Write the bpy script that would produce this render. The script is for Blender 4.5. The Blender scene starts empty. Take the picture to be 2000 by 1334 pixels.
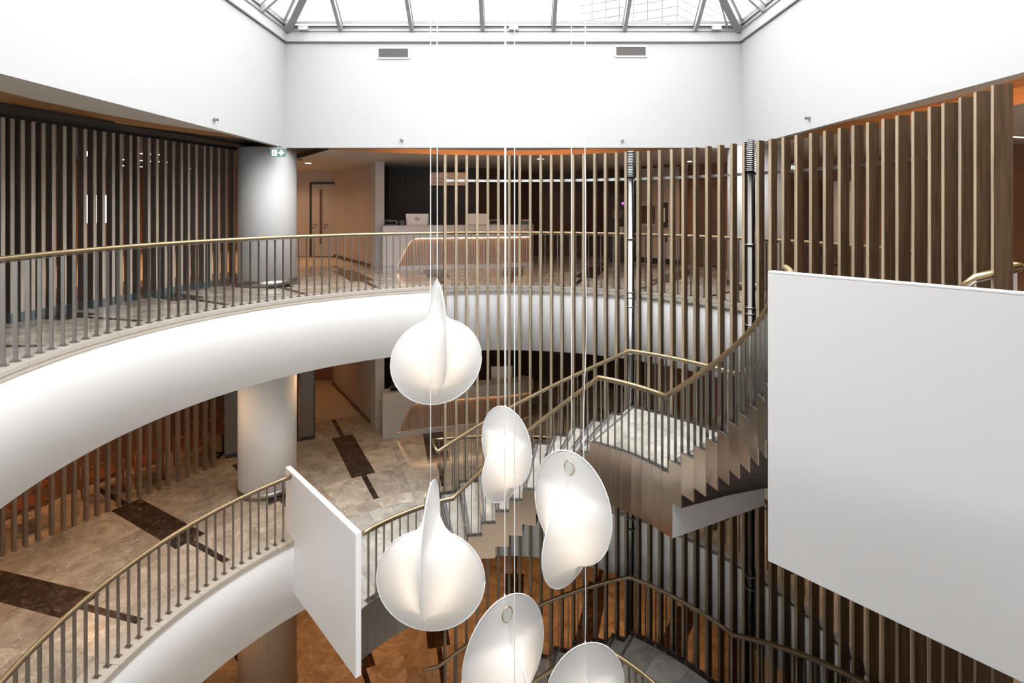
import bpy, math, random
from math import sin, cos, radians, pi, sqrt, atan2, degrees, asin, hypot
from mathutils import Vector, Matrix

# ------------------------------------------------------------------ camera, world, exposure
scene = bpy.context.scene
COL = scene.collection
random.seed(7)
FPX, CXP, HOR, EYE = 1050.0, 1008.0, 406.0, 1.6
cam_data = bpy.data.cameras.new('camera')
cam = bpy.data.objects.new('camera', cam_data)
COL.objects.link(cam)
cam.location = (0, 0, EYE)
cam.rotation_euler = (pi/2, 0, 0)
cam_data.sensor_width = 36.0
cam_data.lens = 36.0*FPX/2000.0
cam_data.shift_x = -(CXP-1000.0)/2000.0
cam_data.shift_y = -(667.0-HOR)/2000.0
cam_data.clip_start = 0.05
cam_data.clip_end = 300
scene.camera = cam

world = bpy.data.worlds.new('overcast_sky')
scene.world = world
world.use_nodes = True
wn = world.node_tree
# overcast sky: three times brighter overhead than at the horizon
w_tc = wn.nodes.new('ShaderNodeTexCoord')
w_sep = wn.nodes.new('ShaderNodeSeparateXYZ')
w_mr = wn.nodes.new('ShaderNodeMapRange')
w_mr.inputs['From Min'].default_value = 0.0; w_mr.inputs['From Max'].default_value = 1.0
w_mr.inputs['To Min'].default_value = 0.36; w_mr.inputs['To Max'].default_value = 1.08
w_col = wn.nodes.new('ShaderNodeVectorMath'); w_col.operation = 'SCALE'
w_col.inputs[0].default_value = (0.985, 0.99, 1.0)
wn.links.new(w_tc.outputs['Generated'], w_sep.inputs[0])
wn.links.new(w_sep.outputs['Z'], w_mr.inputs['Value'])
wn.links.new(w_mr.outputs[0], w_col.inputs['Scale'])
wn.links.new(w_col.outputs[0], wn.nodes['Background'].inputs['Color'])
wn.nodes['Background'].inputs['Strength'].default_value = 5.0

scene.view_settings.view_transform = 'Standard'
scene.view_settings.look = 'None'
scene.view_settings.gamma = 1.0
scene.view_settings.exposure = 1.25
scene.view_settings.use_curve_mapping = False

WARM = (1.0, 0.52, 0.22)
P_DOWN = 40.0      # power of one recessed downlight
P_LAMP = 0.85       # power of the bulb in a pendant

# ------------------------------------------------------------------ key dimensions (metres)
CX, CY, RE = -0.28, 6.25, 4.86          # centre and radius of the round void
Z2, Z1, Z0 = 0.0, -4.25, -8.5           # floors
ZC2, SLAB = 2.82, 1.34                  # top floor ceiling, depth of slab fascia
RX0, RX1, RY0, RY1 = -4.70, 4.58, 1.55, 10.95   # lantern walls
RC1, RC2 = 5.14, 6.20                   # cove recess
RO = 22.0

# ------------------------------------------------------------------ helpers
MATS = {}
def pol(r, a, z=0.0):
    return (CX+r*cos(radians(a)), CY+r*sin(radians(a)), z)

def rim(a):
    a = (a+90+180) % 360-180
    u = max(0.0, 1-(abs(a)/42.0)**2)
    return RE+0.42*u*u*(3-2*u)

def tag(o, label=None, cat=None, group=None, kind=None):
    if label: o['label'] = label
    if cat: o['category'] = cat
    if group: o['group'] = group
    if kind: o['kind'] = kind
    return o

def thing(name, label, cat, loc=(0, 0, 0), rz=0.0, group=None, kind=None):
    o = bpy.data.objects.new(name, None)
    COL.objects.link(o)
    o.empty_display_size = 0.1
    o.location = loc
    o.rotation_euler = (0, 0, rz)
    return tag(o, label, cat, group, kind)

class MB:
    """collects shapes, builds one mesh object"""
    def __init__(self):
        self.v, self.f, self.m, self.s = [], [], [], []
    def add(self, verts, faces, mi=0, smooth=False):
        n = len(self.v)
        self.v += [tuple(p) for p in verts]
        self.f += [tuple(i+n for i in q) for q in faces]
        self.m += [mi]*len(faces)
        self.s += [smooth]*len(faces)
        return self
    def box(self, x0, x1, y0, y1, z0, z1, mi=0):
        v = [(x, y, z) for z in (z0, z1) for y in (y0, y1) for x in (x0, x1)]
        f = [(0, 2, 3, 1), (4, 5, 7, 6), (0, 1, 5, 4), (2, 6, 7, 3), (0, 4, 6, 2), (1, 3, 7, 5)]
        return self.add(v, f, mi)
    def cbox(self, c, sx, sy, sz, rz=0.0, mi=0):
        v = []
        for z in (-sz/2, sz/2):
            for y in (-sy/2, sy/2):
                for x in (-sx/2, sx/2):
                    v.append((c[0]+x*cos(rz)-y*sin(rz), c[1]+x*sin(rz)+y*cos(rz), c[2]+z))
        f = [(0, 2, 3, 1), (4, 5, 7, 6), (0, 1, 5, 4), (2, 6, 7, 3), (0, 4, 6, 2), (1, 3, 7, 5)]
        return self.add(v, f, mi)
    def prism(self, pts, z0, z1, mi=0):
        n = len(pts)
        v = [(p[0], p[1], z0) for p in pts]+[(p[0], p[1], z1) for p in pts]
        f = [tuple(range(n-1, -1, -1)), tuple(range(n, 2*n))]
        f += [(i, (i+1) % n, n+(i+1) % n, n+i) for i in range(n)]
        return self.add(v, f, mi)
    def sector(self, r0, r1, a0, a1, z0, z1, n=4, mi=0, smooth=False):
        """solid ring sector; r0, r1 may be functions of the angle"""
        R0 = r0 if callable(r0) else (lambda a: r0)
        R1 = r1 if callable(r1) else (lambda a: r1)
        v = []
        for i in range(n+1):
            a = a0+(a1-a0)*i/n
            v += [pol(R0(a), a, z0), pol(R1(a), a, z0), pol(R1(a), a, z1), pol(R0(a), a, z1)]
        f = []
        for i in range(n):
            k = 4*i
            for q in range(4):
                f.append((k+q, k+(q+1) % 4, k+4+(q+1) % 4, k+4+q))
        f += [(3, 2, 1, 0), tuple(4*n+i for i in range(4))]
        if a1 < a0: f = [t[::-1] for t in f]
        f = [t[::-1] for t in f]
        return self.add(v, f, mi, smooth)
    def tube(self, pts, r, n=10, mi=0, caps=True):
        pts = [Vector(p) for p in pts]
        v = []
        m = len(pts)
        prev = None
        for i, p in enumerate(pts):
            t = (pts[min(i+1, m-1)]-pts[max(i-1, 0)]).normalized()
            up = Vector((0, 0, 1)) if abs(t.z) < 0.95 else Vector((1, 0, 0))
            x = t.cross(up).normalized()
            if prev is not None and x.dot(prev) < 0: x = -x
            prev = x
            y = x.cross(t).normalized()
            rr = r[i] if isinstance(r, (list, tuple)) else r
            for k in range(n):
                a = 2*pi*k/n
                v.append(p+x*(rr*cos(a))+y*(rr*sin(a)))
        f = [(i*n+k, i*n+(k+1) % n, (i+1)*n+(k+1) % n, (i+1)*n+k) for i in range(m-1) for k in range(n)]
        self.add(v, f, mi, True)
        if caps:
            b = len(self.v)-len(v)
            self.f += [tuple(b+k for k in range(n))[::-1], tuple(b+(m-1)*n+k for k in range(n))]
            self.m += [mi, mi]; self.s += [False, False]
        return self
    def cyl(self, c, r, z0, z1, n=24, mi=0, r2=None):
        r2 = r if r2 is None else r2
        v = [(c[0]+r*cos(2*pi*k/n), c[1]+r*sin(2*pi*k/n), z0) for k in range(n)]
        v += [(c[0]+r2*cos(2*pi*k/n), c[1]+r2*sin(2*pi*k/n), z1) for k in range(n)]
        b = len(self.v)
        self.add(v, [(k, (k+1) % n, n+(k+1) % n, n+k) for k in range(n)], mi, True)
        self.f += [tuple(b+k for k in range(n))[::-1], tuple(b+n+k for k in range(n))]
        self.m += [mi, mi]; self.s += [False, False]
        return self
    def build(self, name, mat, parent=None, loc=None, rz=None):
        me = bpy.data.meshes.new(name)
        me.from_pydata(self.v, [], self.f)
        for mt in (mat if isinstance(mat, (list, tuple)) else [mat]):
            me.materials.append(MATS[mt])
        me.polygons.foreach_set('material_index', self.m)
        me.polygons.foreach_set('use_smooth', self.s)
        me.update()
        o = bpy.data.objects.new(name, me)
        COL.objects.link(o)
        if loc is not None: o.location = loc
        if rz is not None: o.rotation_euler = (0, 0, rz)
        if parent is not None: o.parent = parent
        return o

def inst(src, parent=None, loc=(0, 0, 0), rz=0.0, scale=(1, 1, 1), name=None):
    o = bpy.data.objects.new(name or src.name.split('.')[0], src.data)
    COL.objects.link(o)
    o.location = loc; o.rotation_euler = (0, 0, rz); o.scale = scale
    o.parent = parent
    return o

def copy_tree(o, parent=None):
    c = o.copy()
    COL.objects.link(c)
    c.parent = parent
    for ch in list(o.children): copy_tree(ch, c)
    return c

# ------------------------------------------------------------------ materials
def new_mat(name):
    m = bpy.data.materials.new(name)
    m.use_nodes = True
    MATS[name] = m
    nt = m.node_tree
    return m, nt, nt.nodes['Principled BSDF']

def plain(name, col, rough=0.5, metal=0.0, bump=0.0, bscale=60.0, spec=0.5, emit=None, estr=0.0):
    m, nt, b = new_mat(name)
    b.inputs['Base Color'].default_value = (*col, 1)
    b.inputs['Roughness'].default_value = rough
    b.inputs['Metallic'].default_value = metal
    b.inputs['Specular IOR Level'].default_value = spec
    if emit:
        b.inputs['Emission Color'].default_value = (*emit, 1)
        b.inputs['Emission Strength'].default_value = estr
    if bump:
        tc = nt.nodes.new('ShaderNodeTexCoord')
        n = nt.nodes.new('ShaderNodeTexNoise'); n.inputs['Scale'].default_value = bscale
        bp = nt.nodes.new('ShaderNodeBump'); bp.inputs['Strength'].default_value = bump
        bp.inputs['Distance'].default_value = 0.01
        nt.links.new(tc.outputs['Object'], n.inputs['Vector'])
        nt.links.new(n.outputs['Fac'], bp.inputs['Height'])
        nt.links.new(bp.outputs['Normal'], b.inputs['Normal'])
    return m

def ramp(nt, stops):
    r = nt.nodes.new('ShaderNodeValToRGB')
    e = r.color_ramp.elements
    e[0].position, e[0].color = stops[0][0], (*stops[0][1], 1)
    e[1].position, e[1].color = stops[-1][0], (*stops[-1][1], 1)
    for p, c in stops[1:-1]:
        k = e.new(p); k.color = (*c, 1)
    return r

def marble(name, dark, mid, light, vein, rough=0.18, scale=1.6, tint=0.16, vein_amt=0.5, vein_scale=4.0):
    m, nt, b = new_mat(name)
    L = nt.links
    tc = nt.nodes.new('ShaderNodeTexCoord')
    oi = nt.nodes.new('ShaderNodeObjectInfo')
    off = nt.nodes.new('ShaderNodeVectorMath'); off.operation = 'MULTIPLY_ADD'
    comb = nt.nodes.new('ShaderNodeCombineXYZ')
    for i in range(3): L.new(oi.outputs['Random'], comb.inputs[i])
    L.new(comb.outputs[0], off.inputs[0]); off.inputs[1].default_value = (37, 51, 13)
    L.new(tc.outputs['Object'], off.inputs[2])
    n1 = nt.nodes.new('ShaderNodeTexNoise'); n1.inputs['Scale'].default_value = scale
    n1.inputs['Detail'].default_value = 9; n1.inputs['Roughness'].default_value = 0.62; n1.inputs['Distortion'].default_value = 0.9
    L.new(off.outputs[0], n1.inputs['Vector'])
    r1 = ramp(nt, [(0.30, dark), (0.5, mid), (0.72, light)])
    L.new(n1.outputs['Fac'], r1.inputs['Fac'])
    # fine crackled veins: two sizes of warped cells
    wn_ = nt.nodes.new('ShaderNodeTexNoise'); wn_.inputs['Scale'].default_value = 2.6; wn_.inputs['Detail'].default_value = 5
    L.new(off.outputs[0], wn_.inputs['Vector'])
    wp = nt.nodes.new('ShaderNodeVectorMath'); wp.operation = 'MULTIPLY_ADD'
    L.new(wn_.outputs['Color'], wp.inputs[0]); wp.inputs[1].default_value = (0.55, 0.55, 0.55); L.new(off.outputs[0], wp.inputs[2])
    fac = None
    for (sc_, wd, am) in ((vein_scale, 0.040, 1.0), (vein_scale*2.7, 0.070, 0.6)):
        vo = nt.nodes.new('ShaderNodeTexVoronoi'); vo.feature = 'DISTANCE_TO_EDGE'; vo.inputs['Scale'].default_value = sc_
        L.new(wp.outputs[0], vo.inputs['Vector'])
        vr = ramp(nt, [(0.0, (am,)*3), (wd*0.5, (am*0.45,)*3), (wd, (0, 0, 0))])
        L.new(vo.outputs['Distance'], vr.inputs['Fac'])
        if fac is None: fac = vr
        else:
            mxx = nt.nodes.new('ShaderNodeMath'); mxx.operation = 'MAXIMUM'
            L.new(fac.outputs['Color'], mxx.inputs[0]); L.new(vr.outputs['Color'], mxx.inputs[1]); fac = mxx
    brk = nt.nodes.new('ShaderNodeTexNoise'); brk.inputs['Scale'].default_value = 3.1; brk.inputs['Detail'].default_value = 3
    L.new(off.outputs[0], brk.inputs['Vector'])
    br_ = nt.nodes.new('ShaderNodeMapRange'); br_.inputs['From Min'].default_value = 0.38; br_.inputs['From Max'].default_value = 0.66
    br_.inputs['To Max'].default_value = vein_amt
    L.new(brk.outputs['Fac'], br_.inputs['Value'])
    vf = nt.nodes.new('ShaderNodeMath'); vf.operation = 'MULTIPLY'
    L.new(fac.outputs[0], vf.inputs[0]); L.new(br_.outputs[0], vf.inputs[1])
    mx = nt.nodes.new('ShaderNodeMix'); mx.data_type = 'RGBA'
    L.new(vf.outputs[0], mx.inputs['Factor'])
    L.new(r1.outputs['Color'], mx.inputs[6]); mx.inputs[7].default_value = (*vein, 1)
    # value shift from tile to tile
    mr = nt.nodes.new('ShaderNodeMapRange')
    mr.inputs['To Min'].default_value = 1-tint; mr.inputs['To Max'].default_value = 1+tint
    L.new(oi.outputs['Random'], mr.inputs['Value'])
    mul = nt.nodes.new('ShaderNodeVectorMath'); mul.operation = 'SCALE'
    L.new(mx.outputs[2], mul.inputs[0]); L.new(mr.outputs[0], mul.inputs['Scale'])
    L.new(mul.outputs[0], b.inputs['Base Color'])
    b.inputs['Roughness'].default_value = rough
    return m

def wood(name, dark, light, rough=0.5, sc=(18, 18, 0.9), tint=0.16):
    m, nt, b = new_mat(name)
    L = nt.links
    tc = nt.nodes.new('ShaderNodeTexCoord')
    oi = nt.nodes.new('ShaderNodeObjectInfo')
    mp = nt.nodes.new('ShaderNodeMapping'); mp.inputs['Scale'].default_value = sc
    comb = nt.nodes.new('ShaderNodeCombineXYZ')
    L.new(oi.outputs['Random'], comb.inputs[2])
    ad = nt.nodes.new('ShaderNodeVectorMath'); ad.operation = 'MULTIPLY_ADD'
    L.new(comb.outputs[0], ad.inputs[0]); ad.inputs[1].default_value = (1, 1, 61)
    L.new(tc.outputs['Object'], ad.inputs[2])
    L.new(ad.outputs[0], mp.inputs['Vector'])
    n1 = nt.nodes.new('ShaderNodeTexNoise'); n1.inputs['Scale'].default_value = 1.6
    n1.inputs['Detail'].default_value = 7; n1.inputs['Distortion'].default_value = 0.6
    L.new(mp.outputs[0], n1.inputs['Vector'])
    r1 = ramp(nt, [(0.3, dark), (0.7, light)])
    L.new(n1.outputs['Fac'], r1.inputs['Fac'])
    mr = nt.nodes.new('ShaderNodeMapRange')
    mr.inputs['To Min'].default_value = 1-tint; mr.inputs['To Max'].default_value = 1+tint
    L.new(oi.outputs['Random'], mr.inputs['Value'])
    mul = nt.nodes.new('ShaderNodeVectorMath'); mul.operation = 'SCALE'
    L.new(r1.outputs['Color'], mul.inputs[0]); L.new(mr.outputs[0], mul.inputs['Scale'])
    L.new(mul.outputs[0], b.inputs['Base Color'])
    b.inputs['Roughness'].default_value = rough
    bp = nt.nodes.new('ShaderNodeBump'); bp.inputs['Strength'].default_value = 0.15; bp.inputs['Distance'].default_value = 0.004
    L.new(n1.outputs['Fac'], bp.inputs['Height']); L.new(bp.outputs['Normal'], b.inputs['Normal'])
    return m

def brushed(name, col, rough=0.3, sc=(2, 2, 90), amt=0.12):
    m, nt, b = new_mat(name)
    L = nt.links
    b.inputs['Base Color'].default_value = (*col, 1)
    b.inputs['Metallic'].default_value = 1.0
    tc = nt.nodes.new('ShaderNodeTexCoord')
    mp = nt.nodes.new('ShaderNodeMapping'); mp.inputs['Scale'].default_value = sc
    n = nt.nodes.new('ShaderNodeTexNoise'); n.inputs['Scale'].default_value = 2.0; n.inputs['Detail'].default_value = 3
    mr = nt.nodes.new('ShaderNodeMapRange')
    mr.inputs['To Min'].default_value = rough-amt/2; mr.inputs['To Max'].default_value = rough+amt/2
    L.new(tc.outputs['Object'], mp.inputs['Vector']); L.new(mp.outputs[0], n.inputs['Vector'])
    L.new(n.outputs['Fac'], mr.inputs['Value']); L.new(mr.outputs[0], b.inputs['Roughness'])
    return m

def emitter(name, col, s):
    m, nt, b = new_mat(name)
    b.inputs['Base Color'].default_value = (*col, 1)
    b.inputs['Emission Color'].default_value = (*col, 1)
    b.inputs['Emission Strength'].default_value = s
    return m

plain('white_paint', (0.36, 0.36, 0.36), 0.6, bump=0.03, bscale=90)
plain('white_gloss', (0.95, 0.95, 0.95), 0.42)
plain('panel_white', (0.61, 0.61, 0.615), 0.4)  # same paint as the lower panel, toned down against stronger light
plain('panel_white_lifted', (0.90, 0.90, 0.905), 0.4)  # same white panel paint, lifted to offset the dimmer light below
plain('trim_white', (0.41, 0.41, 0.41), 0.4)
plain('soffit_paint', (0.55, 0.51, 0.47), 0.7)
plain('ceiling_paint', (0.50, 0.46, 0.42), 0.75)
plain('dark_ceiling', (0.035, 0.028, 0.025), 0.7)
plain('dark_wall', (0.035, 0.031, 0.029), 0.6)
plain('taupe_wall', (0.42, 0.35, 0.30), 0.7, bump=0.03)
plain('brown_wall', (0.24, 0.12, 0.065), 0.6, bump=0.03)
plain('deep_brown_wall', (0.11, 0.065, 0.045), 0.6)
plain('beige_floor', (0.46, 0.40, 0.33), 0.35)
plain('grout', (0.16, 0.13, 0.10), 0.7)
plain('alu_frame', (0.26, 0.265, 0.27), 0.4, metal=0.25)
plain('alu_light', (0.42, 0.425, 0.43), 0.4, metal=0.2)
plain('dark_gasket', (0.03, 0.03, 0.03), 0.5)
plain('vent_grey', (0.10, 0.10, 0.10), 0.5)
plain('charcoal', (0.02, 0.02, 0.022), 0.5)
plain('shoe_grey', (0.10, 0.12, 0.13), 0.5)
plain('desk_white', (0.44, 0.435, 0.435), 0.45)
plain('monitor_silver', (0.70, 0.70, 0.70), 0.35)
plain('paper_beige', (0.45, 0.38, 0.33), 0.6)
plain('print_dark', (0.05, 0.045, 0.04), 0.6)
plain('grey_panel', (0.13, 0.12, 0.115), 0.45)
plain('leather_tan', (0.20, 0.075, 0.035), 0.5, bump=0.1)
plain('cord_white', (0.85, 0.85, 0.85), 0.5)
plain('sign_green', (0.10, 0.18, 0.17), 0.4, emit=(0.3, 0.5, 0.48), estr=0.06)
plain('sign_white', (0.95, 0.95, 0.95), 0.4, emit=(1, 1, 1), estr=0.45)
plain('column_paint_lifted', (0.80, 0.79, 0.78), 0.5)  # top floor column paint, lifted to offset dimmer light on the middle floor
plain('column_paint', (0.46, 0.46, 0.46), 0.5)
plain('grip_strip', (0.09, 0.09, 0.095), 0.7)
plain('box_dark', (0.045, 0.032, 0.027), 0.4, metal=0.3)
plain('landing_white', (0.70, 0.70, 0.74), 0.35, metal=0.3)
plain('facade_pale', (0.215, 0.212, 0.21), 0.6)
plain('facade_peach', (0.22, 0.20, 0.185), 0.6)
plain('facade_joint', (0.15, 0.147, 0.147), 0.8)
plain('facade_glass', (0.16, 0.155, 0.18), 0.2)
plain('purple_led', (0.2, 0.05, 0.4), 0.4, emit=(0.5, 0.1, 0.9), estr=1.5)
plain('blue_book', (0.05, 0.09, 0.14), 0.5)
plain('edge_stone', (0.38, 0.345, 0.30), 0.3, bump=0.05)
marble('marble_light', (0.20, 0.165, 0.128), (0.315, 0.272, 0.22), (0.45, 0.41, 0.35), (0.70, 0.66, 0.59), rough=0.16, scale=2.4, vein_amt=0.62)
marble('marble_stair', (0.20, 0.185, 0.16), (0.32, 0.30, 0.265), (0.42, 0.40, 0.36), (0.62, 0.60, 0.56), rough=0.3, scale=2.4, tint=0.14, vein_amt=0.4)
marble('marble_dark', (0.008, 0.006, 0.005), (0.030, 0.020, 0.015), (0.085, 0.060, 0.047), (0.30, 0.22, 0.17), rough=0.16, scale=7.0, tint=0.1, vein_amt=0.32, vein_scale=7.0)
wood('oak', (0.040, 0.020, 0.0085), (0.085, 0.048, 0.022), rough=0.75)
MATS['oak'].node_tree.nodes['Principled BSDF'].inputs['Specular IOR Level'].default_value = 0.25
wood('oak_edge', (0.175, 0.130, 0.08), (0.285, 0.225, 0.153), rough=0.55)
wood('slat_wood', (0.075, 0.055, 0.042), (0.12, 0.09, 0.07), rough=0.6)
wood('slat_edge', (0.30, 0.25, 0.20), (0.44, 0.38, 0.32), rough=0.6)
wood('slat_brown', (0.13, 0.09, 0.06), (0.21, 0.15, 0.11), rough=0.6)
wood('walnut', (0.20, 0.085, 0.035), (0.34, 0.16, 0.07), rough=0.4)
wood('desk_slat', (0.30, 0.20, 0.14), (0.44, 0.31, 0.22), rough=0.55)
wood('cove_wood', (0.42, 0.22, 0.10), (0.56, 0.33, 0.16), rough=0.5, sc=(4, 4, 30))
wood('column_wood', (0.30, 0.21, 0.13), (0.40, 0.29, 0.19), rough=0.5, sc=(30, 30, 0.4))
brushed('rail_bronze', (0.40, 0.305, 0.18), 0.42, sc=(3, 3, 60))
brushed('steel', (0.31, 0.285, 0.26), 0.40)
brushed('steel_bright', (0.52, 0.52, 0.52), 0.28)
brushed('fascia_steel', (0.82, 0.70, 0.60), 0.17, sc=(60, 60, 2))
brushed('fascia_grey', (0.36, 0.34, 0.325), 0.36, sc=(60, 60, 2))
brushed('post_dark', (0.07, 0.066, 0.062), 0.22)
brushed('post_silver', (0.34, 0.34, 0.34), 0.18)
brushed('brass', (0.62, 0.50, 0.30), 0.3)
emitter('downlight_glow', (1.0, 0.80, 0.58), 5.0)
emitter('led_warm', (1.0, 0.50, 0.20), 26.0)
emitter('led_desk', (1.0, 0.60, 0.34), 7.0)
emitter('led_strip_white', (1.0, 0.72, 0.5), 6.0)
emitter('display_white', (1.0, 1.0, 1.0), 1.6)
emitter('bulb_glow', (1.0, 0.84, 0.66), 10.0)

def make_glass():
    m, nt, b = new_mat('roof_glass')
    nt.nodes.remove(b)
    out = nt.nodes['Material Output']
    t = nt.nodes.new('ShaderNodeBsdfTransparent'); t.inputs['Color'].default_value = (0.95, 0.96, 0.96, 1)
    g = nt.nodes.new('ShaderNodeBsdfGlossy'); g.inputs['Roughness'].default_value = 0.02
    mx = nt.nodes.new('ShaderNodeMixShader'); mx.inputs['Fac'].default_value = 0.06
    nt.links.new(t.outputs[0], mx.inputs[1]); nt.links.new(g.outputs[0], mx.inputs[2])
    nt.links.new(mx.outputs[0], out.inputs['Surface'])
make_glass()

def make_membrane():
    m, nt, b = new_mat('membrane')
    out = nt.nodes['Material Output']
    b.inputs['Base Color'].default_value = (0.72, 0.72, 0.72, 1)
    b.inputs['Roughness'].default_value = 0.65
    t = nt.nodes.new('ShaderNodeBsdfTranslucent'); t.inputs['Color'].default_value = (0.74, 0.73, 0.72, 1)
    mx = nt.nodes.new('ShaderNodeMixShader'); mx.inputs['Fac'].default_value = 0.38
    nt.links.new(b.outputs[0], mx.inputs[1]); nt.links.new(t.outputs[0], mx.inputs[2])
    nt.links.new(mx.outputs[0], out.inputs['Surface'])
make_membrane()

# ------------------------------------------------------------------ setting: floors
INL0, INLS = 88.4, 15.3
COPE = 5.20
def floor_level(z, name, k0, k1, a_lo, a_hi, hole=True, cut=None):
    base = MB()
    n = 120
    r_in = RE-0.02 if hole else 0.0
    v = []
    for i in range(n):
        a = 360*i/n
        ra = (rim(a)-0.02) if hole else 0.001
        v += [pol(ra, a, z-0.02), pol(RO, a, z-0.02), pol(RO, a, z-0.10), pol(ra, a, z-0.10)]
    f = []
    for i in range(n):
        k, q = 4*i, 4*((i+1) % n)
        f += [(k, k+1, q+1, q), (k+3, q+3, q+2, k+2), (k, q, q+3, k+3)]
    base.add(v, f)
    fl = base.build(name, 'beige_floor')
    tag(fl, kind='structure')
    g = 0.0012
    def edge(hw, side, r, ac):
        return ac+side*degrees(asin((hw+g)/r))
    def tile(r0, r1, e0, e1, mat, nm):
        m = MB(); pts = []
        nn = 5
        for i in range(nn+1): pts.append(pol(r0+g, e0(r0)+(e1(r0)-e0(r0))*i/nn)[:2])
        for i in range(nn, -1, -1): pts.append(pol(r1-g, e0(r1)+(e1(r1)-e0(r1))*i/nn)[:2])
        m.prism(pts, z-0.025, z)
        # own origin so that each slab takes its own grain
        o = m.build(nm, mat, fl)
        return o
    rings = [(COPE, 6.3, 0.055), (6.3, 7.45, 0.255), (7.45, 8.6, 0.255), (8.6, 9.85, 0.055)]
    for k in range(k0, k1):
        c0, c1 = INL0+INLS*k, INL0+INLS*(k+1)
        for (r0, r1, hw) in rings:
            e0 = lambda r, c=c0, h=hw: edge(h, 1, r, c)
            e1 = lambda r, c=c1, h=hw: edge(h, -1, r, c)
            jit = random.uniform(0.42, 0.58)
            gm = lambda r: degrees(g/r)
            md0 = lambda r: e0(r)+(e1(r)-e0(r))*jit-gm(r)
            md1 = lambda r: e0(r)+(e1(r)-e0(r))*jit+gm(r)
            tile(r0, r1, e0, md0, 'marble_light', 'floor_tile')
            tile(r0, r1, md1, e1, 'marble_light', 'floor_tile')
        lo = lambda r, c=c0: c+degrees(g/r)
        hi = lambda r, c=c1: c-degrees(g/r)
        md = lambda r, c=c0: c+INLS/2
        if hole:
            m = MB(); m.sector(RE-0.03, COPE-g, c0+0.03, c0+INLS/2-0.03, z-0.05, z, 6)
            cm = 'marble_light' if z == Z1 and 104 < c0+4 < 139 else 'edge_stone'
            m.build('coping_stone', cm, fl)
            m = MB(); m.sector(RE-0.03, COPE-g, c0+INLS/2+0.03, c1-0.03, z-0.05, z, 6)
            cm = 'marble_light' if z == Z1 and 104 < c0+11 < 139 else 'edge_stone'
            m.build('coping_stone', cm, fl)
    for k in range(k0, k1+1):
        c = INL0+INLS*k
        for (r0, r1, hw) in ((COPE+0.05, 6.3, 0.055), (6.3, 8.6, 0.255), (8.6, 9.85, 0.055)):
            ca, sa = cos(radians(c)), sin(radians(c))
            m = MB()
            pts = []
            for (r, w) in ((r0, -hw), (r1, -hw), (r1, hw), (r0, hw)):
                pts.append((CX+r*ca-w*sa, CY+r*sa+w*ca))
            m.prism(pts, z-0.025, z)
            m.build('dark_inlay', 'marble_dark', fl)
    if hole:   # plain coping on the rest of the rim
        m = MB()
        e1 = INL0+INLS*k1; e0 = INL0+INLS*k0+360
        m.sector(lambda a: rim(a)-0.03, lambda a: rim(a)+0.34, e1, e0, z-0.05, z, 120)
        m.build('coping_stone', 'edge_stone', fl)
    return fl

floor_level(Z2, 'floor', -5, 7, 0, 0)
floor_level(Z1, 'floor.001', -4, 7, 0, 0)
floor_level(Z0, 'floor.002', -3, 5, 0, 0, hole=False)

# slab fascias (white bands round the void) and ceilings below
for i, z in enumerate((Z2, Z1)):
    m = MB(); n = 180
    v, f = [], []
    for k in range(n):
        a = 360*k/n
        v += [pol(rim(a), a, z-0.05), pol(rim(a), a, z-SLAB), pol(rim(a)+0.15, a, z-SLAB), pol(rim(a)+0.15, a, z-0.1)]
    for k in range(n):
        p, q = 4*k, 4*((k+1) % n)
        f += [(p, p+1, q+1, q), (p+1, p+2, q+2, q+1)]
    m.add(v, f, 0, False)
    o = m.build('trim_%d' % (i+1), 'white_gloss')
    for p in o.data.polygons: p.use_smooth = False
    for j, p in enumerate(o.data.polygons):
        if j % 2 == 0: p.use_smooth = True
    tag(o, kind='structure')
    m = MB()
    v, f = [], []
    for k in range(n):
        a = 360*k/n
        v += [pol(rim(a)+0.15, a, z-SLAB), pol(RO, a, z-SLAB)]
    for k in range(n):
        p, q = 2*k, 2*((k+1) % n)
        f.append((p, q, q+1, p+1))
    m.add(v, f)
    tag(m.build('ceiling', 'ceiling_paint'), kind='structure')

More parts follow.
